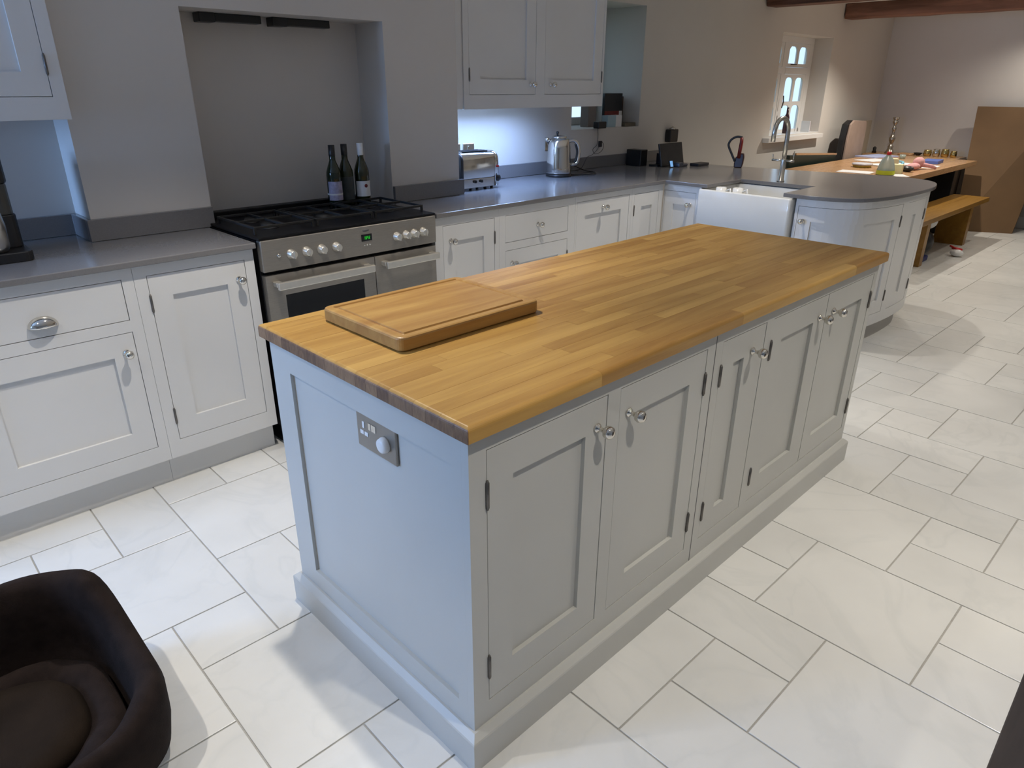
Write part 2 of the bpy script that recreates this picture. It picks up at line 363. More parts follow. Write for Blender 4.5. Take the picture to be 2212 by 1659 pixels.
# beams run from the window wall towards the front wall
def beam(x0, x1, label):
    m = MB(); rg = random.Random(int(x0*10)); n = 24; rings = []
    for i in range(n+1):
        y = Y0+.02+(WY-Y0-.03)*i/n; j = lambda s: rg.uniform(-s, s)
        rings.append([(x0+j(.006), y, 2.182+j(.004)), (x1+j(.006), y, 2.182+j(.004)), (x1+j(.006), y, CEIL), (x0+j(.006), y, CEIL)])
    m.loft(rings, smooth=False)
    solo('ceiling_beam', m, M_BEAM, label, 'beam', bev=.01, group='ceiling beams')
beam(5.94, 6.12, 'dark rough wooden ceiling beam meeting the wall left of the small window')
beam(7.70, 7.90, 'reddish brown ceiling beam meeting the wall right of the small window')
# downlight rings in the ceiling
dl = MB().lathe((0, 0, 0), [(.045, 0), (.045, -.006), (.036, -.008), (.034, -.002), (.001, -.002)], 20)
dlm = dl.mesh('downlight_ring', [M_NICKEL]); lm = MB().lathe((0, 0, 0), [(.033, -.003), (.001, -.0035)], 16).mesh('lens', [M_LENS])
for x, y, p, sz in DOWN:
    t = thing('downlight', 'small round recessed downlight in the white ceiling', 'downlight', (x, y, CEIL), 'ceiling downlights')
    inst('trim_ring', dlm, (x, y, CEIL), t)

# windows
def window(name, x0, x1, z0, z1, y, cols, rows, depth=.05, sill=None):
    W = struct(name, MB().box(x0, x1, y, y+.055, 1.932, z1).box(x0, x1, y, y+.055, z0, z0+.012).box(x0, x0+.019, y, y+.055, z0+.012, 1.932).box(7.456, x1, y, y+.055, z0+.012, 1.932)
               .box(6.856, 6.934, y-.004, y+.055, z0+.012, 1.932).box(x0+.019, 6.8555, y-.006, y+.055, 1.632, 1.698).box(6.9345, 7.4555, y-.006, y+.055, 1.632, 1.698), M_WPLASTIC, bev=.003)
    for (cx0, cx1, rz) in cols:
        s = MB(); zs = rz; 
        zt, zb = max(b for a, b in zs)+.03, min(a for a, b in zs)-.035
        xs = cx0
        ox0, ox1 = xs[0][0]-.05, xs[-1][1]+.05
        holes = [(a, b, c, d) for a, b in xs for c, d in zs]
        wallgrid(s, ox0, ox1, zb, zt, holes, lambda a, b, c, d: s.box(a, b, y+.002, y+.020, c, d))
        for a, b in xs:            # arched heads in each pane
            for c, d in zs:
                r = (b-a)*.30
                for sx, e in ((1, a), (-1, b)):
                    poly = [(e, d)]+[(e+sx*(r-r*cos(t)), d-r+r*sin(t)) for t in [pi/2*k/6 for k in range(6, -1, -1)]]
                    s.prism(poly, y+.003, y+.019, T=lambda u, v, w: (u, w, v))
        f = part('casement', s, M_WPLASTIC, W)
        for a, b in xs:
            for c, d in zs: part('pane', MB().box(a-.004, b+.004, y+.006, y+.010, c-.004, d+.004), M_GLASS, f)
    return W
TOPR = [(1.735, 1.90)]; LOWR = [(1.36, 1.60), (1.075, 1.32)]
LC = [(6.445, 6.605), (6.655, 6.805)]; RC = [(6.985, 7.163), (7.218, 7.405)]
W1 = window('window_1', DX0, DX1, DZ0, DZ1, WY+.20, [(LC, 0, TOPR), (LC, 0, LOWR), (RC, 0, TOPR), (RC, 0, LOWR)], 0)
part('window_sill', MB().box(DX0-.13, DX1-.02, WY-.07, WY+.0, DZ0-.055, DZ0-.01).box(DX0+.001, DX1-.001, WY, WY+.20, DZ0-.0, DZ0+.004), M_WPLASTIC, W1, bev=.006)
part('window_catch', MB().box(7.02, 7.12, WY+.165, WY+.19, 1.722, 1.730).tube([(6.9, WY+.16, 1.30), (6.9, WY+.15, 1.36), (6.905, WY+.16, 1.42)], .006), M_IRON, W1)
m = MB(); y = WY+.44
m.box(RX0, RX1, y, y+.05, RZ0, RZ0+.06).box(RX0, RX1, y, y+.05, RZ1-.06, RZ1).box(RX0, RX0+.06, y, y+.05, RZ0+.06, RZ1-.06).box(RX1-.06, RX1, y, y+.05, RZ0+.06, RZ1-.06)
W2 = struct('window_2', m, M_WPLASTIC, bev=.004)
part('pane', MB().box(RX0+.055, RX1-.055, y+.02, y+.026, RZ0+.055, RZ1-.055), M_GLASS, W2)
m = MB(); gx = X0-.12
m.box(gx, gx+.07, 1.05, 2.4, 1.05, 1.11).box(gx, gx+.07, 1.05, 2.4, 1.94, 2.0)
for yy in (1.05, 1.695, 2.34): m.box(gx, gx+.07, yy, yy+.06, 1.11, 1.94)
W3 = struct('window_3', m, M_WPLASTIC, bev=.004)
for yy in (1.105, 1.75): part('pane', MB().box(gx+.03, gx+.036, yy, yy+.595, 1.105, 1.945), M_GLASS, W3)

# ------------------------------------------------------------------ cabinetry helpers
def TF(F, x0=0): return lambda u, d, z: (u, F+d, z)                 # faces -y
def TX_(X): return lambda u, d, z: (X+d, u, z)                      # faces -x, u = y
knob_prof = [(.001, 0), (.011, 0), (.0125, .002), (.011, .005), (.006, .008), (.0055, .016), (.008, .022), (.0145, .027), (.0165, .034), (.0150, .042), (.009, .048), (.001, .0495)]
KN_Y = MB().lathe((0, 0, 0), knob_prof, 20, '-y').mesh('knob', [M_CHROME])
KN_X = MB().lathe((0, 0, 0), knob_prof, 20, '-x').mesh('knob', [M_CHROME])
hp = [(.001, -.036), (.0028, -.035), (.0032, -.031), (.0045, -.030), (.0045, .030), (.0032, .031), (.0028, .035), (.001, .036)]
HINGE = MB().lathe((0, 0, 0), hp, 10).mesh('hinge', [M_HINGE])
def dense(m, u0, u1, d0, d1, z0, z1, T, n=1):
    for i in range(n):
        m.box(u0+(u1-u0)*i/n, u0+(u1-u0)*(i+1)/n, d0, d1, z0, z1, T=T)
def frame_face(rect, holes, T, name, mats, parent, n=1, th=.022):
    m = MB()
    wallgrid(m, rect[0], rect[1], rect[2], rect[3], holes, lambda a, b, c, d: dense(m, a, b, 0, th, c, d, T, max(1, int((b-a)/.05)) if n > 1 else 1))
    return part(name, m, mats, parent)
GAP = .0022
def door(parent, u0, u1, z0, z1, st, T, matl, knob=None, hinge=None, K=KN_Y, name='door', curved=False, rail=None, pu=None):
    rail = rail or .085; m = MB(); a, b, c, d = u0+GAP, u1-GAP, z0+GAP, z1-GAP
    if st is None:
        dense(m, a, b, .001, .021, c, d, T, 8 if curved else 1); dr = part(name, m, matl, parent, bev=0 if curved else .001)
    else:
        pu0, pu1 = pu if pu else (u0+st, u1-st); pz0, pz1 = z0+rail, z1-rail
        k = lambda w: max(1, int(w/.04)) if curved else 1
        for q in ((a, pu0, c, d), (pu1, b, c, d), (pu0, pu1, c, pz0), (pu0, pu1, pz1, d)): dense(m, q[0], q[1], .001, .021, q[2], q[3], T, k(q[1]-q[0]))
        dr = part(name, m, matl, parent)
        pm = MB(); dense(pm, pu0-.002, pu1+.002, .0125, .019, pz0-.002, pz1+.002, T, k(pu1-pu0)); part('panel', pm, matl, dr)
    if knob: 
        p = T(knob[0], .0, knob[1])
        if isinstance(K, tuple): o = inst('knob', K[0], p, dr, K[1](knob[0]))
        else: inst('knob', K, p, dr)
    if hinge is not None:
        for hz in (z1-.105, z0+.105):
            inst('hinge', HINGE, T(hinge, -.002, hz), dr)
    return dr
def cabinet(name, label, cat, rect, holes, T, matl, depth, group=None, base=None, gapcol=True):
    o = T((rect[0]+rect[1])/2, .1, rect[2]); t = thing(name, label, cat, (o[0], o[1], base if base is not None else rect[2]), group)
    frame_face(rect, holes, T, 'face_frame', matl, t)
    part('carcass', MB().box(rect[0]+.001, rect[1]-.001, .024, depth, rect[2]+.001, rect[3]-.001, T=T), [M_UNIT_IN if False else matl], t)
    return t

# ------------------------------------------------------------------ island
F = .0213
T = TF(F)
isl = thing('kitchen_island', 'grey painted kitchen island with shaker doors under an oak worktop', 'island', (1.08, .43, 0))
m = MB()
wallgrid(m, .018, 2.147, .103, .885, [(.065, .455, .168, .842), (.503, .895, .168, .842), (.978, 1.238, .168, .842), (1.283, 2.112, .168, .842)], lambda a, b, c, d: m.box(a, b, 0, .022, c, d, T=T))
part('face_frame', m, M_GREY, isl)
part('carcass', MB().box(.04, 2.13, F+.024, .81, .10, .8845), M_GREY, isl)
m = MB().box(.936, .939, F-.0006, F+.003, .103, .884); part('joint_line', m, M_MARK, isl)
door(isl, .065, .455, .168, .842, .077, T, M_GREY, (.418, .767), .0655)
door(isl, .503, .895, .168, .842, .077, T, M_GREY, (.541, .767), .8945)
door(isl, .978, 1.238, .168, .842, .077, T, M_GREY, (1.163, .767), .9785, pu=(1.056, 1.117))
door(isl, 1.283, 1.697, .168, .842, .079, T, M_GREY, (1.641, .766), 1.2835, pu=(1.362, 1.598))
door(isl, 1.697, 2.112, .168, .842, .079, T, M_GREY, (1.759, .766), 2.1115, pu=(1.776, 2.030))
TE = lambda u, d, z: (.018+d, u, z)
m = MB(); wallgrid(m, F+.0221, .835, .103, .885, [(.076, .738, .165, .806)], lambda a, b, c, d: m.box(a, b, 0, .02, c, d, T=TE))
e = part('end_panel', m, M_GREY, isl); part('panel', MB().box(.074, .740, .010, .022, .163, .808, T=TE), M_GREY, e)
part('end_panel', MB().box(2.127, 2.147, F+.022, .835, .103, .885), M_GREY, isl)
part('back_panel', MB().box(.04, 2.127, .812, .835, .103, .885), M_GREY, isl)
m = MB(); P0, P1, Q0, Q1 = -.004, 2.169, -.001, .857
def ringbox(m, a0, a1, b0, b1, th, z0, z1):
    m.box(a0, a1, b0, b0+th, z0, z1).box(a0, a1, b1-th, b1, z0, z1).box(a0, a0+th, b0+th, b1-th, z0, z1).box(a1-th, a1, b0+th, b1-th, z0, z1)
def mitre_ring(m, a0, a1, b0, b1, th, prof):
    rings = []
    for o, z in prof: rings.append([(a0+o, b0+o, z), (a1-o, b0+o, z), (a1-o, b1-o, z), (a0+o, b1-o, z)])
    m.loft(rings, smooth=False, cap=False)
mitre_ring(m, P0, P1, Q0, Q1, .02, [(.03, 0), (0, 0), (0, .088), (.002, .092), (.016, .1045), (.0225, .1045), (.03, .1045), (.03, 0)])
part('plinth', m, M_GREY, isl)
# oak worktop made of staves
IL, IW, IZ, IH = 2.167, .8536, .885, .92
wt = thing('oak_worktop', 'thick oiled oak block worktop on the grey island', 'worktop', (IL/2, IW/2, IZ))
NR = 20; RW = IW/NR; RR = .011
def ztop(x, y):
    z = IH
    for dd in (x, IL-x, y, IW-y):
        if dd < RR: z = min(z, IH-RR+sqrt(max(0, RR*RR-(RR-dd)**2)))
    return z
rs = random.Random(11)
for k in range(NR):
    y0, y1 = k*RW, (k+1)*RW
    cuts = [0]; x = rs.uniform(.15, .7)
    while x < IL-.12: cuts.append(x); x += rs.uniform(.36, .85)
    cuts.append(IL)
    ys = [y0+.0002, y1-.0002]
    fr = [0.0, .0006, .0020, .0040, .0066, .0088, RR]
    if k == 0: ys = fr+[y1-.0002]
    if k == NR-1: ys = [y0+.0002]+[IW-f for f in fr[::-1]]
    for a, b in zip(cuts, cuts[1:]):
        xs = [a+.0002, b-.0002]
        if a == 0: xs = fr+[b-.0002]
        if b == IL: xs = xs[:-1]+[IL-f for f in fr[::-1]]
        dz = rs.uniform(-.00012, .00012)
        rings = [[(xx, ys[0], IZ)]+[(xx, yy, max(IZ+.001, ztop(xx, yy)+dz)) for yy in ys]+[(xx, ys[-1], IZ)] for xx in xs]
        m = MB(); m.loft(rings, smooth=False)
        if a == 0:
            m.m[-2] = 1
            kk = len(rings[0])
            for i in range(kk*2): m.m[i] = 1
        if b == IL: m.m[-1] = 1
        part('stave', m, [M_OAK, M_OAKEND], wt)
# chopping board with juice groove
BX0, BX1, BY0, BY1, BZ = .143, .622, .404, .764, .921
def rrect(x0, x1, y0, y1, r, n=6):
    pts = []
    for cx, cy, a0 in ((x1-r, y0+r, -pi/2), (x1-r, y1-r, 0), (x0+r, y1-r, pi/2), (x0+r, y0+r, pi)):
        for k in range(n+1): a = a0+pi/2*k/n; pts.append((cx+r*cos(a), cy+r*sin(a)))
    return pts
def brings(prof, x0, x1, y0, y1, r):
    return [[(x, y, z) for x, y in rrect(x0+o, x1-o, y0+o, y1-o, max(r-o, .004))] for o, z in prof]
H = .957
cb = MB().loft(brings([(.004, BZ), (0, BZ+.004), (0, H-.006), (.002, H-.002), (.006, H), (.022, H), (.0245, H-.004), (.0285, H-.0062), (.0325, H-.004), (.035, H), (.10, H)], BX0, BX1, BY0, BY1, .022), smooth=False)
solo('chopping_board', cb, M_BOARD, 'thick wooden chopping board with a juice groove lying on the island worktop', 'chopping board')
# socket plate on the island end
sk = thing('socket_plate', 'brushed metal wall socket plate with white cable outlet on the island end panel', 'socket', (.020, .348, .71))
part('plate', MB().box(.0202, .0276, .271, .427, .716, .806), mat('socket_nickel', (.33, .30, .26), .35, .8, noise=.05), sk, bev=.002)
def disc(m, c, r, h, ax='-x', n=24): return m.lathe(c, [(.001, 0), (r, 0), (r*1.0, h*.6), (r*.9, h), (.001, h)], n, ax)
m = MB()
for (yy, zz, a, b) in ((.398, .778, .004, .008), (.405, .757, .007, .005), (.387, .757, .007, .005)): m.box(.0262, .0284, yy-a, yy+a, zz-b, zz+b)
for v in range(len(m.v)): m.v[v] = (m.v[v][0]-.0074, m.v[v][1], m.v[v][2])
part('socket_holes', m, M_WPLASTIC, sk)
m = MB().lathe((.0205, .312, .758), [(.001, 0), (.019, 0), (.0195, .005), (.017, .014), (.011, .016), (.001, .016)], 24, '-x'); part('cable_outlet', m, M_WPLASTIC, sk, label='round white plastic outlet')
m = MB()
for yy in (.372, .352, .36): m.box(.0186, .0202, yy-.005, yy+.005, .772, .79)
part('rocker_switch', m, M_CHROME, sk, bev=.001)

# ------------------------------------------------------------------ base cabinets along the range wall
F = 1.82; T = TF(F); ZB, ZT = .12, .906
def plinth(par, u0, u1, T, d=.048, z=ZB):
    part('plinth', MB().box(u0, u1, d, d+.018, 0, z, T=T), M_WHITE, par)
c1 = cabinet('base_cabinet', 'white base cabinet with cup-handled drawer above a wide shaker door', 'cabinet', (-.64, -.0145, ZB, ZT), [(-.588, -.0535, .188, .670), (-.588, -.0535, .713, .865)], T, M_WHITE, .40, base=0)
door(c1, -.588, -.0535, .713, .865, None, T, M_WHITE, name='drawer')
# cup pull
cup = MB(); n = 14; rings = []
for i in range(n+1):
    a = pi*i/n; ring = []
    for j in range(9):
        b = pi/2*j/8
        ring.append((-.320-.046*cos(a), F-.001-.032*sin(a)*cos(b), .752+.036*sin(a)*sin(b)))
    rings.append(ring)
cup.loft(rings, closed=False, cap=False)
cupo = part('cup_handle', cup, M_CHROME, c1); so = cupo.modifiers.new('s', 'SOLIDIFY'); so.thickness = .0025; so.offset = -1
door(c1, -.588, -.0535, .188, .670, .078, T, M_WHITE, (-.090, .597), None, pu=(-.507, -.132))
plinth(c1, -.64, -.0145, T)
c2 = cabinet('base_cabinet', 'white base cabinet with one tall shaker door immediately left of the range cooker', 'cabinet', (-.0135, .441, ZB, ZT), [(.030, .402, .192, .864)], T, M_WHITE, .40, base=0)
door(c2, .030, .402, .192, .864, .081, T, M_WHITE, (.368, .791), .0305)
plinth(c2, -.0135, .437, T)
c0 = cabinet('base_cabinet', 'white base cabinet at the far left end of the run beyond the cup-handled drawer', 'cabinet', (-1.30, -.641, ZB, ZT), [(-1.25, -.69, .192, .864)], T, M_WHITE, .40, base=0)
door(c0, -1.25, -.69, .192, .864, .08, T, M_WHITE, (-.74, .79)); plinth(c0, -1.30, -.641, T)
WZ0, WZ1 = .9065, .93
def slab(name, poly, label, bev=.004):
    m = MB().prism(poly, WZ0, WZ1); return solo(name, m, M_QUARTZ, label, 'worktop', bev=bev, seg=3)
wl = slab('quartz_worktop', [(-1.30, 1.792), (.446, 1.792), (.446, 2.238), (-.019, 2.238), (-.019, 2.449), (-1.30, 2.449)], 'dark grey quartz worktop left of the range cooker')
def upst(poly, label): solo('upstand', MB().prism(poly, WZ1+.0003, 1.015), M_QUARTZ, label, 'upstand', bev=.002)
upst([(-.019, 2.258), (-.019, 2.238), (.476, 2.238), (.476, 2.258)], 'grey quartz upstand on chimney breast left of the range')
upst([(-1.30, 2.468), (-1.30, 2.449), (-.020, 2.449), (-.020, 2.260), (-.002, 2.260), (-.002, 2.468)], 'grey quartz upstand in the left alcove below the wall cabinet')
upst([(1.444, 2.258), (1.444, 2.238), (1.925, 2.238), (1.925, 2.258)], 'short grey quartz upstand right of the range behind toaster')
upst([(1.907, 2.638), (1.907, 2.618), (4.452, 2.618), (4.452, 2.638)], 'long grey quartz upstand behind kettle on the lit wall')

F = 1.85; T = TF(F)
c3 = cabinet('base_cabinet', 'white base cabinet with one knobbed shaker door immediately right of the range cooker', 'cabinet', (1.392, 1.8325, ZB, ZT), [(1.442, 1.798, .192, .861)], T, M_WHITE, .70, base=0)
door(c3, 1.442, 1.798, .192, .861, .078, T, M_WHITE, (1.492, .782), 1.7975); plinth(c3, 1.392, 1.8325, T)
c4 = cabinet('base_cabinet', 'white base cabinet with plain drawer over a knobbed door below the toaster and kettle', 'cabinet', (1.8335, 2.455, ZB, ZT), [(1.877, 2.392, .713, .861), (1.877, 2.392, .192, .670)], T, M_WHITE, .70, base=0)
door(c4, 1.877, 2.392, .713, .861, None, T, M_WHITE, (2.133, .786), name='drawer')
door(c4, 1.877, 2.392, .192, .670, .078, T, M_WHITE, (1.928, .597), 2.3915); plinth(c4, 1.8335, 2.455, T)
c5 = cabinet('base_cabinet', 'white base cabinet with centred top knob on its wide shaker door', 'cabinet', (2.456, 3.012, ZB, ZT), [(2.470, 2.985, .192, .871)], T, M_WHITE, .70, base=0)
door(c5, 2.470, 2.985, .192, .871, .078, T, M_WHITE, (2.718, .820), None, pu=(2.548, 2.902)); plinth(c5, 2.456, 3.012, T)
c6 = cabinet('base_cabinet', 'narrow white shaker corner cabinet beside the inner corner of worktop', 'cabinet', (3.013, 3.36, ZB, ZT), [(3.040, 3.315, .192, .864)], T, M_WHITE, .70, base=0)
door(c6, 3.040, 3.315, .192, .864, .078, T, M_WHITE, None, 3.0405, pu=(3.122, 3.243)); plinth(c6, 3.013, 3.36, T)
# peninsula, facing -x
XF = 3.372; TP = TX_(XF)
c7 = cabinet('base_cabinet', 'narrow white cabinet between inner corner and the ceramic sink', 'cabinet', (1.565, 1.849, ZB, ZT), [(1.600, 1.842, .192, .864)], TP, M_WHITE, .45, base=0)
door(c7, 1.600, 1.842, .192, .864, .07, TP, M_WHITE, (1.640, .786), None, K=KN_X); part('plinth', MB().box(XF+.048, XF+.066, 1.565, 1.849, 0, ZB), M_WHITE, c7)
c8 = cabinet('sink_cabinet', 'white two-door cabinet under the ceramic sink behind the island', 'cabinet', (.945, 1.564, ZB, .655), [(.975, 1.535, .192, .625)], TP, M_WHITE, .45, base=0)
door(c8, .975, 1.255, .192, .625, .07, TP, M_WHITE, (1.225, .56), None, K=KN_X); door(c8, 1.255, 1.535, .192, .625, .07, TP, M_WHITE, (1.285, .56), None, K=KN_X)
part('plinth', MB().box(XF+.048, XF+.066, .945, 1.564, 0, ZB), M_WHITE, c8)
# Belfast sink
SX0, SX1, SY0, SY1, SZ0, SZ1 = 3.325, 3.80, .942, 1.562, .660, .902
def rr3(x0, x1, y0, y1, r, z): return [(x, y, z) for x, y in rrect(x0, x1, y0, y1, r, 5)]
m = MB().loft([rr3(SX0+.004, SX1-.004, SY0+.004, SY1-.004, .012, SZ0), rr3(SX0, SX1, SY0, SY1, .014, SZ0+.006), rr3(SX0, SX1, SY0, SY1, .014, SZ1-.010), rr3(SX0+.004, SX1-.004, SY0+.004, SY1-.004, .012, SZ1-.002),
               rr3(SX0+.010, SX1-.010, SY0+.010, SY1-.010, .012, SZ1), rr3(SX0+.018, SX1-.018, SY0+.018, SY1-.018, .02, SZ1-.002), rr3(SX0+.026, SX1-.026, SY0+.026, SY1-.026, .03, SZ1-.012),
               rr3(SX0+.03, SX1-.03, SY0+.03, SY1-.03, .03, SZ0+.05), rr3(SX0+.05, SX1-.05, SY0+.05, SY1-.05, .03, SZ0+.03), rr3(SX0+.15, SX1-.15, SY0+.2, SY1-.2, .02, SZ0+.025)])
snk = solo('belfast_sink', m, M_CERAMIC, 'white ceramic butler sink with deep apron front in the peninsula', 'sink')
for (cx, cy, lab, hh) in ((3.40, 1.44, 'white mug nearest the corner, just visible above the sink rim', .225), (3.44, 1.345, 'white jug with a curved handle poking above the sink rim', .225)):
    z0 = SZ0+.031
    mm = MB().lathe((cx, cy, z0), [(.001, 0), (.026, 0), (.034, .06), (.036, .16), (.032, hh), (.029, hh), (.030, .16), (.001, .01)], 20)
    mm.tube([(cx, cy-.033, z0+hh-.02), (cx, cy-.062, z0+hh-.005), (cx, cy-.07, z0+hh-.05), (cx, cy-.055, z0+hh-.1), (cx, cy-.034, z0+hh-.11)], .006)
    solo('mug' if 'mug' in lab else 'milk_jug', mm, M_CERAMIC, lab, 'mug' if 'mug' in lab else 'jug')
# curved end of the peninsula
OUT = [(3.35, 1.0), (3.348, .85), (3.375, .72), (3.44, .61), (3.54, .55), (3.70, .505), (3.87, .482), (4.08, .470), (4.28, .472), (4.42, .490), (4.55, .53), (4.64, .59), (4.70, .68), (4.722, .81), (4.70, 1.0), (4.65, 1.2), (4.60, 1.4), (4.56, 1.6), (4.53, 1.8), (4.48, 2.1), (4.45, 2.617)]
def catmull(P, n=6):
    out = []
    for i in range(len(P)-1):
        p0, p1, p2, p3 = P[max(i-1, 0)], P[i], P[i+1], P[min(i+2, len(P)-1)]
        for k in range(n):
            t = k/n
            out.append(tuple(.5*((2*p1[c])+(-p0[c]+p2[c])*t+(2*p0[c]-5*p1[c]+4*p2[c]-p3[c])*t*t+(-p0[c]+3*p1[c]-3*p2[c]+p3[c])*t**3) for c in range(len(p1))))
    return out+[P[-1]]
OC = catmull(OUT); SS = [0]
for a, b in zip(OC, OC[1:]): SS.append(SS[-1]+hypot(a[0]-b[0], a[1]-b[1]))
def onpath(s):
    for i in range(len(SS)-1):
        if SS[i+1] >= s or i == len(SS)-2:
            t = (s-SS[i])/(SS[i+1]-SS[i]); a, b = OC[i], OC[i+1]
            x, y = a[0]+(b[0]-a[0])*t, a[1]+(b[1]-a[1])*t
            i0, i1 = max(i-2, 0), min(i+3, len(OC)-1); dx, dy = OC[i1][0]-OC[i0][0], OC[i1][1]-OC[i0][1]; n = hypot(dx, dy)
            return x, y, -dy/n, dx/n
def TC(s, d, z): x, y, nx, ny = onpath(s); return (x+nx*(d+.026), y+ny*(d+.026), z)
pen = thing('curved_end_cabinet', 'white peninsula cabinet with curved shaker doors under the rounded worktop end', 'cabinet', (4.0, .9, 0))
SE = SS[-1]
m = MB(); wallgrid(m, .072, 3.30, ZB, ZT, [(.090, .905, .192, .864), (.985, 1.325, .192, .864)], lambda a, b, c, d: dense(m, a, b, 0, .022, c, d, TC, max(1, int((b-a)/.05))))
part('face_frame', m, M_WHITE, pen)
kr = lambda s: atan2(onpath(s)[3], onpath(s)[2])-0.0
def kang(s): x, y, nx, ny = onpath(s); return atan2(-nx, ny)  # knob mesh points -y; outward = (-nx,-ny)
door(pen, .090, .905, .192, .864, .085, TC, M_WHITE, (.130, .780), .905, K=(KN_Y, kang), curved=True)
door(pen, .985, 1.325, .192, .864, .09, TC, M_WHITE, None, 1.325, curved=True, pu=(1.085, 1.142))
cy_ = [TC(s, .024, 0)[:2] for s in [.072+(3.3-.072)*k/70 for k in range(71)]]
cy_ += [(XF+.96, 2.3), (XF+.96, 1.0)] if False else []
part('carcass', MB().prism(cy_+[(cy_[-1][0]-.3, cy_[-1][1]), (3.85, 1.8), (3.85, .93)], ZB+.001, ZT-.001), M_WHITE, pen)
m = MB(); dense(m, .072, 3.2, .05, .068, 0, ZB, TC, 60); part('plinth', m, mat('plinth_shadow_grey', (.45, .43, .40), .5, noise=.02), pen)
# right-hand worktop with sink cut-out (three overlapping-free polygons joined in one slab)
near = [p for p in OC]
poly = [(1.389, 2.616), (1.389, 1.828), (3.348, 1.828), (3.348, 1.511), (3.775, 1.511), (3.775, 1.004), (3.350, 1.004)]
poly = [(1.930, 2.616), (1.930, 2.236), (1.389, 2.236)] + poly[1:] + near[1:]
wr = MB().prism(poly, WZ0, WZ1)
solo('quartz_worktop', wr, M_QUARTZ, 'long dark grey quartz worktop turning the corner to a rounded peninsula', 'worktop', bev=.004, seg=3)

# mixer tap
tp = thing('mixer_tap', 'brushed steel swan-neck mixer tap with two levers behind the sink', 'tap', (3.85, 1.266, WZ1))
tx, ty = 3.85, 1.266
part('base', MB().lathe((tx, ty, WZ1), [(.024, 0), (.024, .006), (.018, .010), (.0165, .135), (.013, .15)], 20), M_NICKEL, tp)
sp = [(tx, ty, WZ1+.14), (tx, ty, 1.19)]
dxs, dys = -.145, .022
for k in range(0, 13):
    a = pi*k/12; c = (1-cos(a))/2; sp.append((tx+dxs*c, ty+dys*c, 1.240+.084*sin(a)))
sp.append((tx+dxs, ty+dys, 1.185))
part('spout', MB().tube(sp, .0142, 14), M_NICKEL, tp)
part('lever', MB().tube([(tx, ty+.012, 1.062), (tx, ty+.080, 1.062)], .0075).tube([(tx, ty+.072, 1.062), (tx-.01, ty+.074, 1.10)], .0035), M_NICKEL, tp)
part('lever', MB().tube([(tx, ty-.012, 1.062), (tx, ty-.070, 1.062)], .0075).tube([(tx, ty-.064, 1.062), (tx-.005, ty-.066, 1.125)], .0035), M_NICKEL, tp)

# ------------------------------------------------------------------ range cooker
RXa, RXb, RF = .458, 1.345, 1.78
rg = thing('range_cooker', 'wide stainless steel range cooker with black gas hob in the chimney recess', 'cooker', (.9, 2.05, 0))
part('body', MB().box(RXa, RXb, RF+.035, 2.385, .10, .93), M_BLACK, rg, bev=.003)
part('toe_kick', MB().box(RXa+.02, RXb-.02, RF+.07, 2.3, 0, .10), M_BLACK, rg)
part('control_panel', MB().box(RXa, RXb, RF, RF+.035, .806, .934), M_STEEL, rg, bev=.004, seg=3)
part('hob_plate', MB().box(RXa-.004, RXb+.004, RF+.006, 2.38, .9345, .946), M_BLACK, rg, bev=.003)
part('rear_vent', MB().box(RXa, RXb, 2.33, 2.386, .946, .975), M_BLACK, rg, bev=.004)
kp = [(.001, 0), (.021, 0), (.021, .004), (.017, .008), (.0155, .026), (.013, .028), (.001, .028)]
KM = MB().lathe((0, 0, 0), kp, 22, '-y').box(-.003, .003, -.036, -.026, -.015, .015).mesh('control_knob', [M_SATIN])
for px in (.521, .584, .652, .721, 1.088, 1.147, 1.200, 1.258): pass
for kx, kz in ((.585, .866), (.655, .866), (.725, .865), (.796, .865), (1.113, .866), (1.166, .866), (1.212, .867), (1.264, .868)):
    inst('control_knob', KM, (kx, RF, kz), rg)
part('ignition_button', MB().lathe((.529, RF, .868), [(.008, 0), (.008, .006), (.006, .009), (.001, .009)], 14, '-y'), M_STEEL2, rg)
part('clock_display', MB().box(.925, .979, RF-.0025, RF+.004, .868, .898), M_BGLASS, rg, bev=.001)
# glowing clock digits 8:52 style segments
m = MB()
def seg7(m, x, z, w, h, on):
    t = .0016; S = {'a': (x, x+w, z+h-t, z+h), 'g': (x, x+w, z+h/2-t/2, z+h/2+t/2), 'd': (x, x+w, z, z+t), 'f': (x, x+t, z+h/2, z+h), 'b': (x+w-t, x+w, z+h/2, z+h), 'e': (x, x+t, z, z+h/2), 'c': (x+w-t, x+w, z, z+h/2)}
    for k in on: a, b, c, d = S[k]; m.box(a, b, RF-.0034, RF-.0024, c, d)
for i, on in enumerate(('bc', 'abcdef', 'bcfg', 'abged')): seg7(m, .937+i*.0085, .876, .0055, .013, on)
part('clock_digits', m, M_GREENLED, rg)
m = MB()
for i in range(3): m.lathe((.938+.014*i, RF, .851), [(.004, 0), (.004, .003), (.001, .003)], 10, '-y')
part('clock_buttons', m, M_STEEL2, rg)
m = MB().lathe((.95, RF, .915), [(.001, 0), (.012, 0), (.012, .001), (.001, .001)], 24, '-y')
for v in range(len(m.v)): x, y, z = m.v[v]; m.v[v] = (.95+(x-.95)*1.5, y, .915+(z-.915)*.45)
part('maker_badge', m, M_MARK, rg)
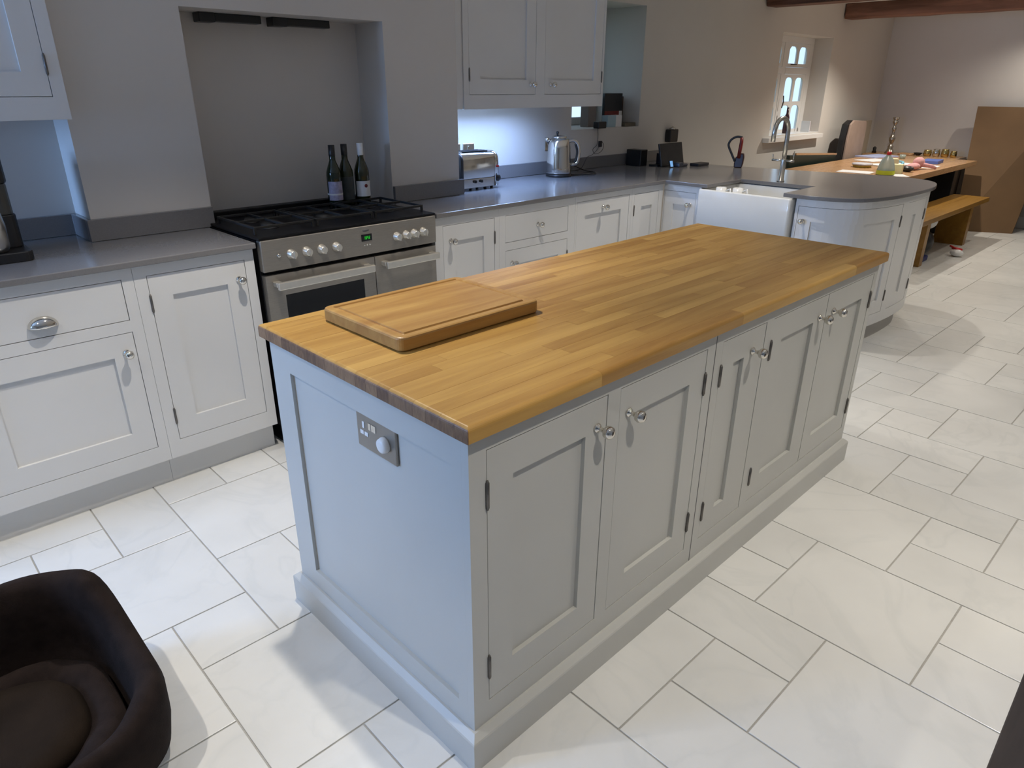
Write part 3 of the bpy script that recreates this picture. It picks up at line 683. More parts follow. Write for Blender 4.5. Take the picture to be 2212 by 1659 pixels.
# oven doors
def oven(x0, x1, glass, hx0, hx1):
    z0, z1 = .115, .790
    if glass:
        gx0, gx1, gz0, gz1 = x0+.078, x1-.062, .30, .700
        m = MB(); wallgrid(m, x0, x1, z0, z1, [(gx0, gx1, gz0, gz1)], lambda a, b, c, d: m.box(a, b, RF+.002, RF+.035, c, d))
        d = part('oven_door', m, M_STEEL, rg)
        part('door_glass', MB().box(gx0-.002, gx1+.002, RF+.004, RF+.03, gz0-.002, gz1+.002), M_BGLASS, d)
    else: d = part('oven_door', MB().box(x0, x1, RF+.002, RF+.035, z0, z1), M_STEEL, rg, bev=.003)
    hz = .755
    hm = MB().box(hx0, hx1, RF-.052, RF-.034, hz-.019, hz+.013)
    hm.box(hx0, hx0+.03, RF-.034, RF+.003, hz-.010, hz+.010).box(hx1-.03, hx1, RF-.034, RF+.003, hz-.010, hz+.010)
    part('door_handle', hm, M_SATIN, d, bev=.004)
oven(RXa+.004, .985, True, .49, .955); oven(.989, RXb-.004, False, 1.02, 1.325)
# hob: burners and pan supports
BUR = [(.60, 1.98, .034), (.60, 2.15, .028), (.90, 2.04, .050), (1.20, 1.98, .028), (1.20, 2.15, .036)]
for bx, by, br in BUR:
    b = part('burner', MB().lathe((bx, by, .946), [(br*1.3, 0), (br*1.2, .004), (br, .006), (br, .014), (br*.9, .018), (.001, .019)], 22), M_IRON, rg)
for gx0, gx1 in ((.475, .745), (.757, 1.043), (1.055, 1.33)):
    m = MB(); z0, z1 = .968, .978; ya, yb = 1.86, 2.205; t = .005
    for yy in (ya, (ya+yb)/2, yb): m.box(gx0, gx1, yy-t, yy+t, z0, z1)
    for xx in (gx0+t, (gx0+gx1)/2, gx1-t): m.box(xx-t, xx+t, ya, yb, z0, z1)
    for xx in (gx0+t, gx1-t):
        for yy in (ya, yb): m.box(xx-t, xx+t, yy-t, yy+t, .946, z0)
    part('pan_support', m, M_IRON, rg, bev=.0015)
# wine bottles on the hob
def bottle(x, y, h, r, matl, cap, label, lab, labz=(.05, .13), capmat=M_PLASTIC, z=.9465):
    t = thing('wine_bottle', label, 'bottle', (x, y, z), 'wine bottles on the hob')
    part('glass', MB().lathe((x, y, z), [(.001, .0), (r*.92, 0), (r, .006), (r, h*.52), (r*.95, h*.58), (r*.7, h*.67), (r*.42, h*.76), (.0145, h*.84), (.0135, h*.97), (.015, h*.975), (.015, h), (.001, h)], 24), matl, t)
    part('cap', MB().lathe((x, y, z), [(.0152, h-cap), (.0158, h-cap+.002), (.0158, h+.0012), (.001, h+.0014)], 18), capmat, t)
    # wrapped label faces the room
    vs = []; n = 12; rr = r+.0006; c0 = math.radians(-175); c1 = math.radians(-40)
    lm = MB(); R1 = [(x+rr*cos(c0+(c1-c0)*i/n), y+rr*sin(c0+(c1-c0)*i/n), z+labz[0]) for i in range(n+1)]; R2 = [(a, b, z+labz[1]) for a, b, c in R1]
    lm.loft([R1, R2], closed=False, cap=False); lp = part('paper_label', lm, lab, t)
    return t
BLAB = mat('violet_grey_label', (.42, .40, .55), .6, noise=.25, nscale=60)
b1 = bottle(1.096, 2.255, .292, .036, M_WINE, .05, 'dark wine bottle with a lilac and white label, leftmost of three on the hob', BLAB, (.035, .125))
b2 = bottle(1.174, 2.27, .292, .036, M_WINE2, .05, 'olive wine bottle with a dark slim label, middle of three on the hob', mat('dark_teal_label', (.05, .06, .06), .4, noise=.2, nscale=40), (.03, .14))
b3 = bottle(1.256, 2.255, .293, .037, M_WINE2, .055, 'wine bottle with white cap and white label, rightmost of three on the hob', M_PAPER, (.04, .115), capmat=M_WPLASTIC)
part('label_stripe', MB().lathe((1.096, 2.255, .9465), [(.0369, .060), (.0369, .068)], 24, cap=False), M_PAPER, b1)
part('label_emblem', MB().lathe((1.256-.003, 2.255-.0372, .9465+.092), [(.001, 0), (.009, 0), (.009, .001), (.001, .001)], 16, '-y'), M_DKRED, b3)
# extractor lamps under the recess lintel
for hx0, hx1, lab in ((.62, .905, 'black extractor bar under the recess lintel, left one'), (.955, 1.255, 'black extractor bar under the recess lintel, right one')):
    t = thing('extractor_bar', lab, 'extractor', ((hx0+hx1)/2, 2.45, 1.765), 'extractor bars in the recess')
    part('housing', MB().box(hx0, hx0+.07, 2.42, 2.485, 1.752, 1.7895), M_PLASTIC, t, bev=.003)
    part('grille', MB().box(hx0+.073, hx1, 2.43, 2.485, 1.757, 1.7895), mat('dark_grey_metal', (.03, .03, .03), .4, .3, noise=.05), t, bev=.003)

# ------------------------------------------------------------------ wall cabinets
F = 2.30; T = TF(F); UZ = 2.29
u1 = thing('wall_cabinet', 'white two-door shaker wall cabinet lit from below, above kettle', 'cabinet', (2.56, 2.46, 1.382))
frame_face((1.990, 3.216, 1.382, UZ), [(2.030, 2.566, 1.457, 2.23), (2.645, 3.196, 1.457, 2.23)], T, 'face_frame', M_WHITE, u1)
part('carcass', MB().box(1.992, 3.214, 2.324, 2.636, 1.400, UZ), M_WHITE, u1)
part('filler_panel', MB().box(1.908, 1.989, 2.308, 2.33, 1.384, UZ), M_WHITE, u1)
door(u1, 2.030, 2.566, 1.457, 2.23, .08, T, M_WHITE, (2.522, 1.513), 2.0305, rail=.082)
door(u1, 2.645, 3.196, 1.457, 2.23, .08, T, M_WHITE, (2.700, 1.513), 3.1955, rail=.082)
F = 2.15; T = TF(F)
u2 = thing('wall_cabinet', 'white shaker wall cabinet in the left alcove, top left corner', 'cabinet', (-.3, 2.3, 1.388))
frame_face((-.66, -.010, 1.388, UZ), [(-.62, -.053, 1.463, 2.23)], T, 'face_frame', M_WHITE, u2)
part('carcass', MB().box(-.658, -.012, 2.174, 2.466, 1.405, UZ), M_WHITE, u2)
door(u2, -.62, -.053, 1.463, 2.23, .078, T, M_WHITE, None, -.0535, rail=.08)
# under-cabinet light
led = thing('under_cabinet_light', 'slim cool white light strip fixed under the right wall cabinet', 'light', (2.34, 2.42, 1.385))
part('housing', MB().box(1.95, 2.74, 2.345, 2.385, 1.390, 1.3995), M_WPLASTIC, led)
part('diffuser', MB().box(1.955, 2.735, 2.350, 2.380, 1.386, 1.3898), M_LED, led)
area('under_cabinet_lamp', (2.345, 2.365, 1.384), (0, 0, 0), .78, .03, 7.5, (.33, .52, 1.0), 160)

# ------------------------------------------------------------------ things on the worktops
Z = WZ1+.0005
# toaster
tt = thing('toaster', 'chrome four-slice toaster with rounded shoulders beside the chimney breast', 'toaster', (2.13, 2.40, Z))
tx0, tx1, ty0, ty1 = 1.975, 2.300, 2.325, 2.50
def tprof(x0, x1, y0, y1, z0, h, r):
    return None
def arch(x, y0, y1, z0, z1, n=7):
    r = min((y1-y0)*.32, .05); pts = [(x, y0, z0)]
    for k in range(n+1): a = pi-pi/2*k/n; pts.append((x, y0+r+r*cos(a), z1-r+r*sin(a)))
    for k in range(n+1): a = pi/2-pi/2*k/n; pts.append((x, y1-r+r*cos(a), z1-r+r*sin(a)))
    pts.append((x, y1, z0)); return pts
TZ = Z+.012
part('body', MB().loft([arch(x, ty0, ty1, TZ+.055, TZ+.205) for x in (tx0+.02, tx1-.055)]), M_STEEL2, tt, bev=.001)
part('end_cap', MB().loft([arch(tx0, ty0+.006, ty1-.006, TZ, TZ+.195), arch(tx0+.006, ty0, ty1, TZ, TZ+.205), arch(tx0+.019, ty0, ty1, TZ, TZ+.205)]), M_PLASTIC, tt)
def arch2(x, s): return [(x, ty0+s+(p[1]-ty0)*(1-2*s/(ty1-ty0)), TZ+(p[2]-TZ)*(1-s*3.0)) for p in arch(x, ty0, ty1, TZ, TZ+.205)]
part('end_cap', MB().loft([arch2(tx1-.054, 0), arch2(tx1-.03, .004), arch2(tx1-.012, .014), arch2(tx1, .03)]), M_STEEL2, tt)
part('control_base', MB().box(tx0+.02, tx1-.055, ty0+.004, ty1-.004, TZ, TZ+.052), M_STEEL2, tt, bev=.002)
part('timer_knob', MB().lathe((tx1-.030, ty0+.010, TZ+.045), [(.020, 0), (.019, .016), (.001, .017)], 18, '-y'), M_PLASTIC, tt)
for kx in (2.085, 2.135): part('slot_switch', MB().lathe((kx, ty0+.004, TZ+.036), [(.009, 0), (.008, .012), (.001, .013)], 12, '-y'), M_PLASTIC, tt)
part('maker_plate', MB().box(tx1-.043, tx1-.020, ty0-.0005, ty0+.006, TZ+.108, TZ+.118), M_RED, tt)
m = MB()
for k in range(4): m.box(tx0+.045, tx1-.08, ty0+.032+k*.03, ty0+.044+k*.03, TZ+.2045, TZ+.2065)
part('slots', m, M_BLACK, tt)
m = MB()
for fx in (tx0+.03, tx1-.12, tx1-.065):
    for fy in (ty0+.02, ty1-.02): m.lathe((fx, fy, Z), [(.009, 0), (.009, .012), (.001, .0125)], 12)
part('feet', m, M_PLASTIC, tt)
# kettle
kx, ky = 2.975, 2.46
kt = thing('kettle', 'polished stainless steel jug kettle on its base with a looped handle', 'kettle', (kx, ky, Z))
part('power_base', MB().lathe((kx, ky, Z), [(.001, 0), (.086, 0), (.088, .006), (.085, .016), (.001, .018)], 28), M_PLASTIC, kt)
part('body', MB().lathe((kx, ky, Z), [(.001, .019), (.084, .019), (.086, .03), (.084, .06), (.078, .18), (.073, .225), (.064, .244), (.05, .252), (.001, .254)], 36), M_STEEL2, kt)
part('lid', MB().lathe((kx, ky, Z+.25), [(.052, 0), (.048, .012), (.03, .018), (.001, .02)], 24), M_STEEL2, kt)
part('lid_knob', MB().lathe((kx-.02, ky, Z+.266), [(.006, 0), (.007, .012), (.010, .016), (.009, .026), (.001, .028)], 14), M_PLASTIC, kt)
hd = Vector((.74, -.67, 0)).normalized()
hp_ = [(.060, .225), (.095, .235), (.125, .215), (.138, .17), (.135, .12), (.122, .085), (.085, .075)]
part('handle', MB().tube([(kx+hd.x*a, ky+hd.y*a, Z+b) for a, b in catmull(hp_, 4)], .0115, 12), M_STEEL2, kt)
part('handle_grip', MB().tube([(kx+hd.x*(a-.013), ky+hd.y*(a-.013), Z+b) for a, b in catmull(hp_[2:6], 4)], .009, 10), M_PLASTIC, kt)
sd = -hd
sm_ = MB(); sm_.loft([[(kx+sd.x*a-sd.y*b, ky+sd.y*a+sd.x*b, Z+c) for a, b, c in r] for r in ([(.07, -.02, .245), (.074, 0, .205), (.07, .02, .245), (.068, 0, .25)], [(.10, -.008, .252), (.100, 0, .24), (.10, .008, .252), (.098, 0, .256)])])
part('spout', sm_, M_STEEL2, kt)
# kettle cord loops to the wall plug
cord = catmull([(3.05, 2.44, Z+.006), (3.13, 2.36, Z+.006), (3.24, 2.35, Z+.006), (3.31, 2.42, Z+.006), (3.33, 2.52, Z+.008), (3.26, 2.59, Z+.045), (3.16, 2.60, Z+.055)], 6)
part('cord', MB().tube(cord, .0035, 8), M_PLASTIC, kt)
# double sockets behind toaster, switch by kettle, plug sockets
def wallplate(name, x0, x1, z0, z1, label, matl=M_NICKEL, rock=None):
    t = thing(name, label, 'socket', ((x0+x1)/2, WY-.003, z0))
    part('plate', MB().box(x0, x1, WY-.008, WY-.0005, z0, z1), matl, t, bev=.002)
    for rx in (rock or []): part('rocker', MB().box(rx-.006, rx+.006, WY-.012, WY-.0085, z1-.035, z1-.015), M_CHROME, t, bev=.001)
    return t
wallplate('wall_socket', 2.150, 2.236, 1.082, 1.170, 'brushed metal socket plate half hidden behind chimney corner above toaster', rock=[2.175, 2.21])
wallplate('wall_socket', 2.259, 2.352, 1.080, 1.168, 'brushed metal socket plate with rocker switch above the toaster', rock=[2.30])
wallplate('wall_switch', 3.02, 3.105, 1.085, 1.15, 'small shiny switch plate on the lit wall left of kettle', matl=M_CHROME, rock=[3.05])
# plug with adaptor on recess edge and thin cable hanging to the counter
ad = thing('phone_charger', 'black plug-in charger with thin cable hanging from the recess sill', 'charger', (3.60, 2.60, 1.0))
part('plug_body', MB().box(3.548, 3.640, 2.585, 2.638, 1.215, 1.262), M_PLASTIC, ad, bev=.004)
cb_ = catmull([(3.57, 2.612, 1.216), (3.575, 2.61, 1.16), (3.568, 2.61, 1.10), (3.52, 2.608, 1.07), (3.545, 2.606, 1.035), (3.62, 2.606, 1.05), (3.645, 2.607, 1.095), (3.61, 2.609, 1.12), (3.58, 2.61, 1.07), (3.50, 2.60, 1.03), (3.43, 2.585, 1.02), (3.36, 2.57, .955), (3.30, 2.56, Z+.004)], 5)
part('cable', MB().tube(cb_, .0018, 6), M_PLASTIC, ad)
part('cable_block', MB().box(3.592, 3.622, 2.602, 2.618, 1.082, 1.125), M_PLASTIC, ad, bev=.003)
# things on the recess sill
RS = RZ0+.0005
t = thing('photo_frame', 'black framed picture with a red lower band standing in wall recess', 'frame', (3.95, 2.78, RS))
part('frame', MB().box(3.843, 4.066, 2.775, 2.80, RS, 1.455), M_PLASTIC, t, bev=.003)
part('red_band', MB().box(3.845, 4.030, 2.7715, 2.7745, 1.245, 1.325), M_DKRED, t)
part('white_corner', MB().box(4.025, 4.062, 2.7705, 2.7745, 1.225, 1.325), M_PAPER, t)
solo('book', MB().box(4.068, 4.100, 2.79, 2.93, RS, 1.432), M_DARKWOOD, 'dark book standing upright right of the black picture frame', 'book', bev=.002)
t = thing('tissue_box', 'small pale blue and white card box in front of the picture frame', 'box', (3.90, 2.715, RS))
part('blue_half', MB().box(3.780, 3.880, 2.685, 2.745, RS, 1.298), mat('powder_blue_card', (.36, .50, .58), .7, noise=.03), t, bev=.001)
part('white_half', MB().box(3.8802, 3.955, 2.685, 2.745, RS, 1.298), M_PAPER, t, bev=.001)
solo('notebook', MB().box(3.965, 4.105, 2.66, 2.76, RS, RS+.028), mat('olive_cover', (.14, .12, .09), .8, noise=.1), 'thin olive grey notebook lying flat on the recess sill', 'notebook', bev=.002)
solo('grey_case', MB().box(3.68, 3.775, 2.80, 2.88, RS, 1.43), mat('taupe_case', (.22, .19, .18), .8, noise=.05), 'narrow taupe box standing left of the black picture frame', 'box', bev=.004)
# router / telephone group in the corner
t = thing('plug_adaptor', 'black plug adaptor with silver tip high on the wall above the tablet', 'plug', (4.565, 2.60, 1.05))
part('body', MB().box(4.505, 4.625, 2.585, 2.6385, 1.072, 1.175), M_PLASTIC, t, bev=.008)
part('tip', MB().lathe((4.565, 2.61, 1.175), [(.03, 0), (.02, .012), (.001, .024)], 14), M_NICKEL, t)
def tilt(m, base, ang):
    ca, sa = cos(ang), sin(ang)
    for i, (x, y, z) in enumerate(m.v):
        dy, dz = y-base[1], z-base[2]; m.v[i] = (x, base[1]+dy*ca+dz*sa, base[2]-dy*sa+dz*ca)
    return m
tb = thing('tablet_stand', 'black upright tablet on a stand in the worktop corner', 'tablet', (4.05, 2.42, Z))
m = MB().box(3.99, 4.30, 2.30, 2.315, Z+.004, Z+.175); tilt(m, (0, 2.30, Z+.004), .22); part('screen', m, M_PLASTIC, tb, bev=.003)
m = MB().box(4.02, 4.27, 2.36, 2.44, Z, Z+.01).box(4.10, 4.16, 2.345, 2.43, Z+.008, Z+.09); part('stand', m, M_PLASTIC, tb)
solo('black_box', MB().box(3.93, 4.02, 2.46, 2.60, Z, Z+.12), M_PLASTIC, 'dark box behind the tablet against the upstand', 'box', bev=.005)
t = thing('mobile_phone', 'small phone with a glowing blue screen in front of the tablet', 'phone', (4.04, 2.235, Z))
m = MB().box(4.015, 4.055, 2.235, 2.243, Z, Z+.055); tilt(m, (0, 2.235, Z), .3); part('case', m, M_PLASTIC, t)
m = MB().box(4.018, 4.052, 2.2335, 2.2352, Z+.006, Z+.050); tilt(m, (0, 2.235, Z), .3); part('screen', m, M_BLUELED, t)
solo('key_bundle', MB().box(4.08, 4.14, 2.20, 2.26, Z, Z+.035).box(4.15, 4.22, 2.21, 2.25, Z, Z+.02), mat('grey_metal_keys', (.10, .11, .14), .35, .6, noise=.2, nscale=60), 'small grey metallic bundle right of the glowing phone', 'keys', bev=.008)
solo('dark_wallet', MB().box(4.24, 4.40, 2.13, 2.21, Z, Z+.022), mat('dark_leather', (.02, .02, .025), .4, noise=.1), 'flat dark wallet lying right of the tablet on worktop', 'wallet', bev=.006)
# handheld vacuum
vx, vy = 4.40, 1.885
hv = thing('handheld_vacuum', 'black and red handheld vacuum with a looped handle standing on worktop', 'vacuum', (vx, vy, Z))
dv = Vector((.30, -.95, 0)).normalized()   # image-right direction
def hvp(a, b): return (vx+dv.x*a, vy+dv.y*a, Z+b)
part('motor_body', MB().loft([[hvp(a0, z), (hvp(a0, z)[0]+.05, hvp(a0, z)[1]+.02, z+Z), (hvp(a1, z)[0]+.05, hvp(a1, z)[1]+.02, z+Z), hvp(a1, z)] for a0, a1, z in ((-.028, .030, 0), (-.03, .036, .03), (-.024, .040, .075), (.012, .034, .105))], smooth=False), mat('maroon_plastic', (.028, .006, .006), .35, noise=.05), hv, bev=.006)
part('red_grip', MB().tube([hvp(.0, .07), hvp(.004, .13), hvp(.008, .19), hvp(.006, .222)], [.013, .014, .013, .012], 12), M_DKRED, hv)
part('loop_handle', MB().tube([hvp(a, b) for a, b in catmull([(.012, .222), (-.03, .225), (-.068, .205), (-.085, .175), (-.082, .15), (-.055, .10), (-.024, .045)], 5)], .0085, 10), M_PLASTIC, hv)

# tall item left in the alcove: kettle-like chrome coffee jug with black base (cut by the frame edge)
cj = thing('coffee_machine', 'black and chrome coffee machine at the far left end of the worktop', 'appliance', (-.42, 2.16, Z))
part('base', MB().prism(rrect(-.52, -.25, 2.04, 2.31, .03, 4), Z, Z+.035), M_PLASTIC, cj, bev=.004)
part('tower', MB().prism(rrect(-.50, -.257, 2.13, 2.31, .03, 4), Z+.0355, Z+.15), M_PLASTIC, cj, bev=.004)
part('head', MB().prism(rrect(-.50, -.262, 2.13, 2.30, .03, 4), Z+.1505, Z+.255), mat('smoked_grey', (.07, .07, .062), .3, noise=.05), cj, bev=.004)
part('top', MB().prism(rrect(-.50, -.257, 2.13, 2.31, .03, 4), Z+.2555, Z+.345), M_PLASTIC, cj, bev=.008)
part('chrome_jug', MB().lathe((-.352, 2.085, Z+.036), [(.001, 0), (.036, 0), (.044, .02), (.046, .09), (.036, .17), (.028, .20), (.032, .22), (.001, .222)], 24), M_NICKEL, cj)

# ------------------------------------------------------------------ dining area
TZt = .76
dt = thing('dining_table', 'long thick oak dining table under the small window', 'table', (7.3, 1.8, 0))
bw = (2.33-1.25)/6
for k in range(6): part('plank', MB().box(5.98, 8.60, 1.25+k*bw+.0006, 1.25+(k+1)*bw-.0006, TZt-.055, TZt), M_TABLE, dt, bev=.003)
for lx in (6.3, 8.12): part('panel_leg', MB().box(lx, lx+.12, 1.32, 2.24, 0, TZt-.0555), M_PLASTIC, dt, bev=.004)
part('stretcher', MB().box(6.43, 8.11, 1.76, 1.84, .14, .26), M_DARKWOOD, dt)
bn = thing('dining_bench', 'low thick oak bench on panel legs in front of the dining table', 'bench', (7.1, 1.1, 0))
for k in range(2): part('plank', MB().box(5.90, 8.10, .935+k*.17+.0006, .935+(k+1)*.17-.0006, .40, .445), M_BENCH, bn, bev=.003)
part('panel_leg', MB().box(7.60, 7.69, .965, 1.245, 0, .3995), M_BENCH, bn, bev=.003)
part('panel_leg', MB().box(6.25, 6.34, .965, 1.245, 0, .3995), M_BENCH, bn, bev=.003)
part('dowel', MB().lathe((8.0, 1.03, .3995-.03), [(.03, 0), (.03, .03)], 12), M_DARKWOOD, bn)
# green settle behind the table
gs = thing('green_settle', 'dark green leather settle with wooden top rail behind the table', 'settle', (7.0, 2.42, 0))
m = MB().box(6.46, 7.63, 2.425, 2.475, .50, .865); m.v = [(x, y, z-(x-6.46)*.055 if z > .8 else z) for x, y, z in m.v]
part('backrest', m, M_GREENL, gs, bev=.01)
m = MB().box(6.62, 7.66, 2.43, 2.47, .866, .885); m.v = [(x, y, z-(x-6.46)*.055) for x, y, z in m.v]
part('top_rail', m, M_TABLE, gs)
part('seat', MB().box(6.46, 7.63, 2.36, 2.60, .42, .499), M_GREENL, gs, bev=.01)
for lx in (6.48, 7.57):
    for ly in (2.37, 2.55): part('leg', MB().box(lx, lx+.04, ly, ly+.04, 0, .4195), M_TABLE, gs)
# high back beige chair
hb = thing('high_back_chair', 'tall beige upholstered chair back with a dark edge at the far table side', 'chair', (8.1, 2.47, 0))
m = MB()
pr = [(7.83, .45), (8.33, .45), (8.33, 1.0), (8.32, 1.12), (8.28, 1.145), (7.94, 1.16), (7.86, 1.12), (7.83, .95)]
m.prism(pr, 2.405, 2.43, T=lambda x, z, y: (x, y, z)); part('backrest', m, M_BEIGE, hb, bev=.006)
m = MB(); m.prism([(x-.03 if x < 7.9 else x, z) for x, z in pr], 2.431, 2.50, T=lambda x, z, y: (x, y, z)); part('back_shell', m, M_PLASTIC, hb, bev=.01)
part('seat', MB().box(7.85, 8.40, 2.345, 2.60, .42, .4495), M_BEIGE, hb, bev=.01)
for lx in (7.87, 8.34):
    for ly in (2.36, 2.54): part('leg', MB().box(lx, lx+.035, ly, ly+.035, 0, .4195), M_DARKWOOD, hb)
solo('leaning_board', MB().box(8.47, 8.90, 2.56, 2.585, 0, 1.13), mat('pale_board', (.42, .36, .28), .8, noise=.05), 'pale narrow board leaning upright in the far corner behind chair', 'board')
# sideboard on end wall
sb = thing('sideboard', 'low dark sideboard with a wooden top against the end wall', 'sideboard', (8.95, 2.0, 0))
part('top', MB().box(8.74, 9.175, 1.50, 2.545, .715, .75), M_TABLE, sb, bev=.003)
part('body', MB().box(8.78, 9.175, 1.52, 2.52, .06, .7145), M_DARKWOOD, sb)
for k in range(2): 
    d = part('door', MB().box(8.764, 8.7795, 1.54+k*.49, 2.0+k*.49, .10, .69), M_DARKWOOD, sb, bev=.003)
    part('knob', MB().lathe((8.764, 1.96+k*.12, .42), [(.012, 0), (.015, .02), (.001, .025)], 12, '-x'), M_BRASS, d)
for ly in (1.54, 2.44): part('foot', MB().box(8.8, 9.15, ly, ly+.05, 0, .0595), M_DARKWOOD, sb)
SZ = .7505
cs = MB().lathe((8.95, 2.30, SZ), [(.001, 0), (.055, 0), (.058, .01), (.045, .03), (.03, .06), (.034, .085), (.02, .10), (.018, .12), (.034, .15), (.038, .18), (.022, .21), (.014, .24), (.018, .27), (.028, .29), (.018, .31), (.014, .33), (.03, .355), (.034, .375), (.022, .385), (.036, .40), (.038, .42), (.001, .421)], 20)
solo('candlestick', cs, M_PEWTER, 'tall turned silver candlestick standing on the sideboard', 'candlestick')
def pot(x, y, r, h, matl, label, name='brass_pot'):
    solo(name, MB().lathe((x, y, SZ), [(.001, 0), (r*.8, 0), (r, h*.2), (r, h*.7), (r*.85, h*.85), (r*.95, h), (r*.85, h), (r*.75, h*.85), (.001, h*.1)], 20), matl, label, 'pot')
pot(8.92, 1.86, .045, .07, M_BRASS, 'dull brass pot, first of the metal row on the sideboard')
pot(8.92, 1.765, .04, .085, M_CHROME, 'bright silver pot between two brass pots on the sideboard', 'silver_pot')
pot(8.92, 1.672, .042, .088, M_BRASS, 'shiny gold brass pot near the right end of sideboard')
pot(8.92, 1.58, .035, .072, M_BRASS, 'brass pot at the right end of the sideboard row')
solo('wooden_tray', MB().loft(brings([(.004, SZ), (0, SZ+.02), (.006, SZ+.02), (.01, SZ+.005), (.04, SZ+.005)], 8.82, 8.98, 2.0, 2.17, .03)), M_TABLE, 'shallow wooden tray right of the candlestick on sideboard', 'tray')
solo('dark_bowl', MB().lathe((8.93, 1.965, SZ), [(.001, 0), (.02, 0), (.05, .03), (.052, .03), (.02, .006), (.001, .005)], 18), M_IRON, 'small dark bowl between the tray and the brass pots', 'bowl')
solo('pepper_mill', MB().lathe((8.93, 2.475, SZ), [(.001, 0), (.028, 0), (.018, .03), (.022, .06), (.001, .075)], 14), M_IRON, 'small dark ornament at the left end of the sideboard', 'ornament')
# cardboard sheet leaning on the end wall
cd = MB(); hh = 1.31
a0, a1, b0, b1 = (8.47, 1.285), (8.74, .765), (8.99, 1.49), (9.03, .70)
cd.add([(a0[0], a0[1], 0), (a1[0], a1[1], 0), (9.10, b1[1], hh), (9.06, b0[1], hh), (a0[0]+.02, a0[1], 0), (a1[0]+.02, a1[1], 0), (9.12, b1[1], hh), (9.08, b0[1], hh)],
       [(0, 1, 2, 3), (4, 5, 6, 7), (0, 1, 5, 4), (1, 2, 6, 5), (2, 3, 7, 6), (3, 0, 4, 7)])
solo('cardboard_sheet', cd, M_CARD, 'large flat brown cardboard sheet leaning on the end wall', 'cardboard')
dc = thing('dark_cupboard', 'dark brown cupboard at the far right beside the cardboard sheet', 'cupboard', (8.95, .3, 0))
part('body', MB().box(8.80, 9.17, -.25, .655, 0, .92), M_DARKWOOD, dc, bev=.004)
for k in range(2): part('door', MB().box(8.784, 8.7995, -.23+k*.44, .19+k*.44, .08, .86), M_DARKWOOD, dc, bev=.003)
# things on the dining table
Z = TZt+.0005
def sheet(name, c, sx, sy, rot, matl, label, cat='paper', h=.003):
    m = MB().box(-sx/2, sx/2, -sy/2, sy/2, 0, h); m.v = [(c[0]+x*cos(rot)-y*sin(rot), c[1]+x*sin(rot)+y*cos(rot), Z+z) for x, y, z in m.v]
    return solo(name, m, matl, label, cat)
jx, jy = 6.39, 1.46
jg = thing('spray_bottle', 'cloudy plastic bottle with red cap and lime green base on the table', 'bottle', (jx, jy, Z))
part('bottle_body', MB().lathe((jx, jy, Z), [(.001, .0), (.075, 0), (.078, .012), (.074, .05), (.062, .10), (.048, .14), (.024, .165), (.020, .175), (.001, .176)], 24), M_GLASSWARE, jg)
part('lime_label', MB().lathe((jx, jy, Z), [(.079, .006), (.0795, .022), (.0765, .042)], 24, cap=False), M_LIME, jg)
part('red_cap', MB().lathe((jx, jy, Z+.1765), [(.020, 0), (.020, .022), (.014, .028), (.001, .029)], 16), M_RED, jg)
sheet('notepad', (6.62, 1.44), .10, .10, .2, M_CREAM, 'cream sticky note pad stack right of the cloudy bottle', 'notepad', .08)
sheet('note_block', (6.95, 1.60), .10, .10, .5, M_CREAM, 'taller pale yellow note block behind the cloudy bottle', 'notepad', .10)
tin = thing('round_tin', 'round pale-lidded tub with mustard base left of the cloudy bottle', 'tub', (6.93, 1.87, Z))
part('tub_base', MB().lathe((6.93, 1.87, Z), [(.001, 0), (.085, 0), (.09, .022), (.001, .0225)], 24), M_YEL, tin)
part('tub_lid', MB().lathe((6.93, 1.87, Z+.023), [(.096, 0), (.098, .01), (.09, .016), (.001, .018)], 24), mat('pale_lilac_lid', (.60, .60, .66), .4, noise=.02), tin)
sheet('paper_sheet', (6.43, 1.74), .22, .30, .1, M_PAPER, 'white paper sheet nearest the grey worktop edge on the table')
sheet('exercise_book', (8.25, 2.20), .42, .26, -.3, M_BLUEP, 'pale blue open book at the far side of the table', 'book', .012)
sheet('paper_sheet', (7.75, 2.05), .36, .24, -.3, M_PAPER, 'white paper overlapping the pale blue book on the table', 'paper', .004)
sheet('envelope', (6.42, 1.345), .20, .12, .6, M_PAPER, 'small white envelope right beside the bottle at table edge')
sheet('paper_sheet', (7.46, 1.40), .34, .14, .1, M_PAPER, 'white paper under the pink doll near the front table edge')
sheet('blue_folder', (7.95, 1.52), .30, .16, .1, M_BLUE, 'deep blue plastic folder right of the pink doll', 'folder', .03)
sheet('paper_sheet', (7.35, 1.72), .50, .20, -.5, M_PAPER, 'white crumpled paper behind the cyan strap on the table', 'paper', .012)
solo('black_pouch', MB().ball((6.82, 1.41, Z+.028), .055, .06, .028), M_PLASTIC, 'small black oval pouch near the front table edge', 'pouch')
st = catmull([(7.9, 1.93, Z+.03), (7.6, 1.85, Z+.045), (7.35, 1.72, Z+.05), (7.2, 1.58, Z+.05), (7.12, 1.56, Z+.035), (7.03, 1.55, Z+.014)], 5)
solo('cyan_strap', MB().tube(st, .012, 8), M_CYAN, 'curved cyan strap trailing across the table papers', 'strap')
pk = thing('pink_doll', 'pink soft cloth doll lying near the front table edge', 'toy', (7.1, 1.38, Z))
part('head', MB().ball((7.16, 1.42, Z+.06), .06, .055, .055), M_PINK, pk)
part('body', MB().ball((7.05, 1.43, Z+.032), .12, .055, .032), M_PINK, pk)
part('arm', MB().tube([(7.14, 1.38, Z+.045), (7.22, 1.32, Z+.03), (7.26, 1.285, Z+.012)], [.022, .018, .012], 10), M_PINK, pk)
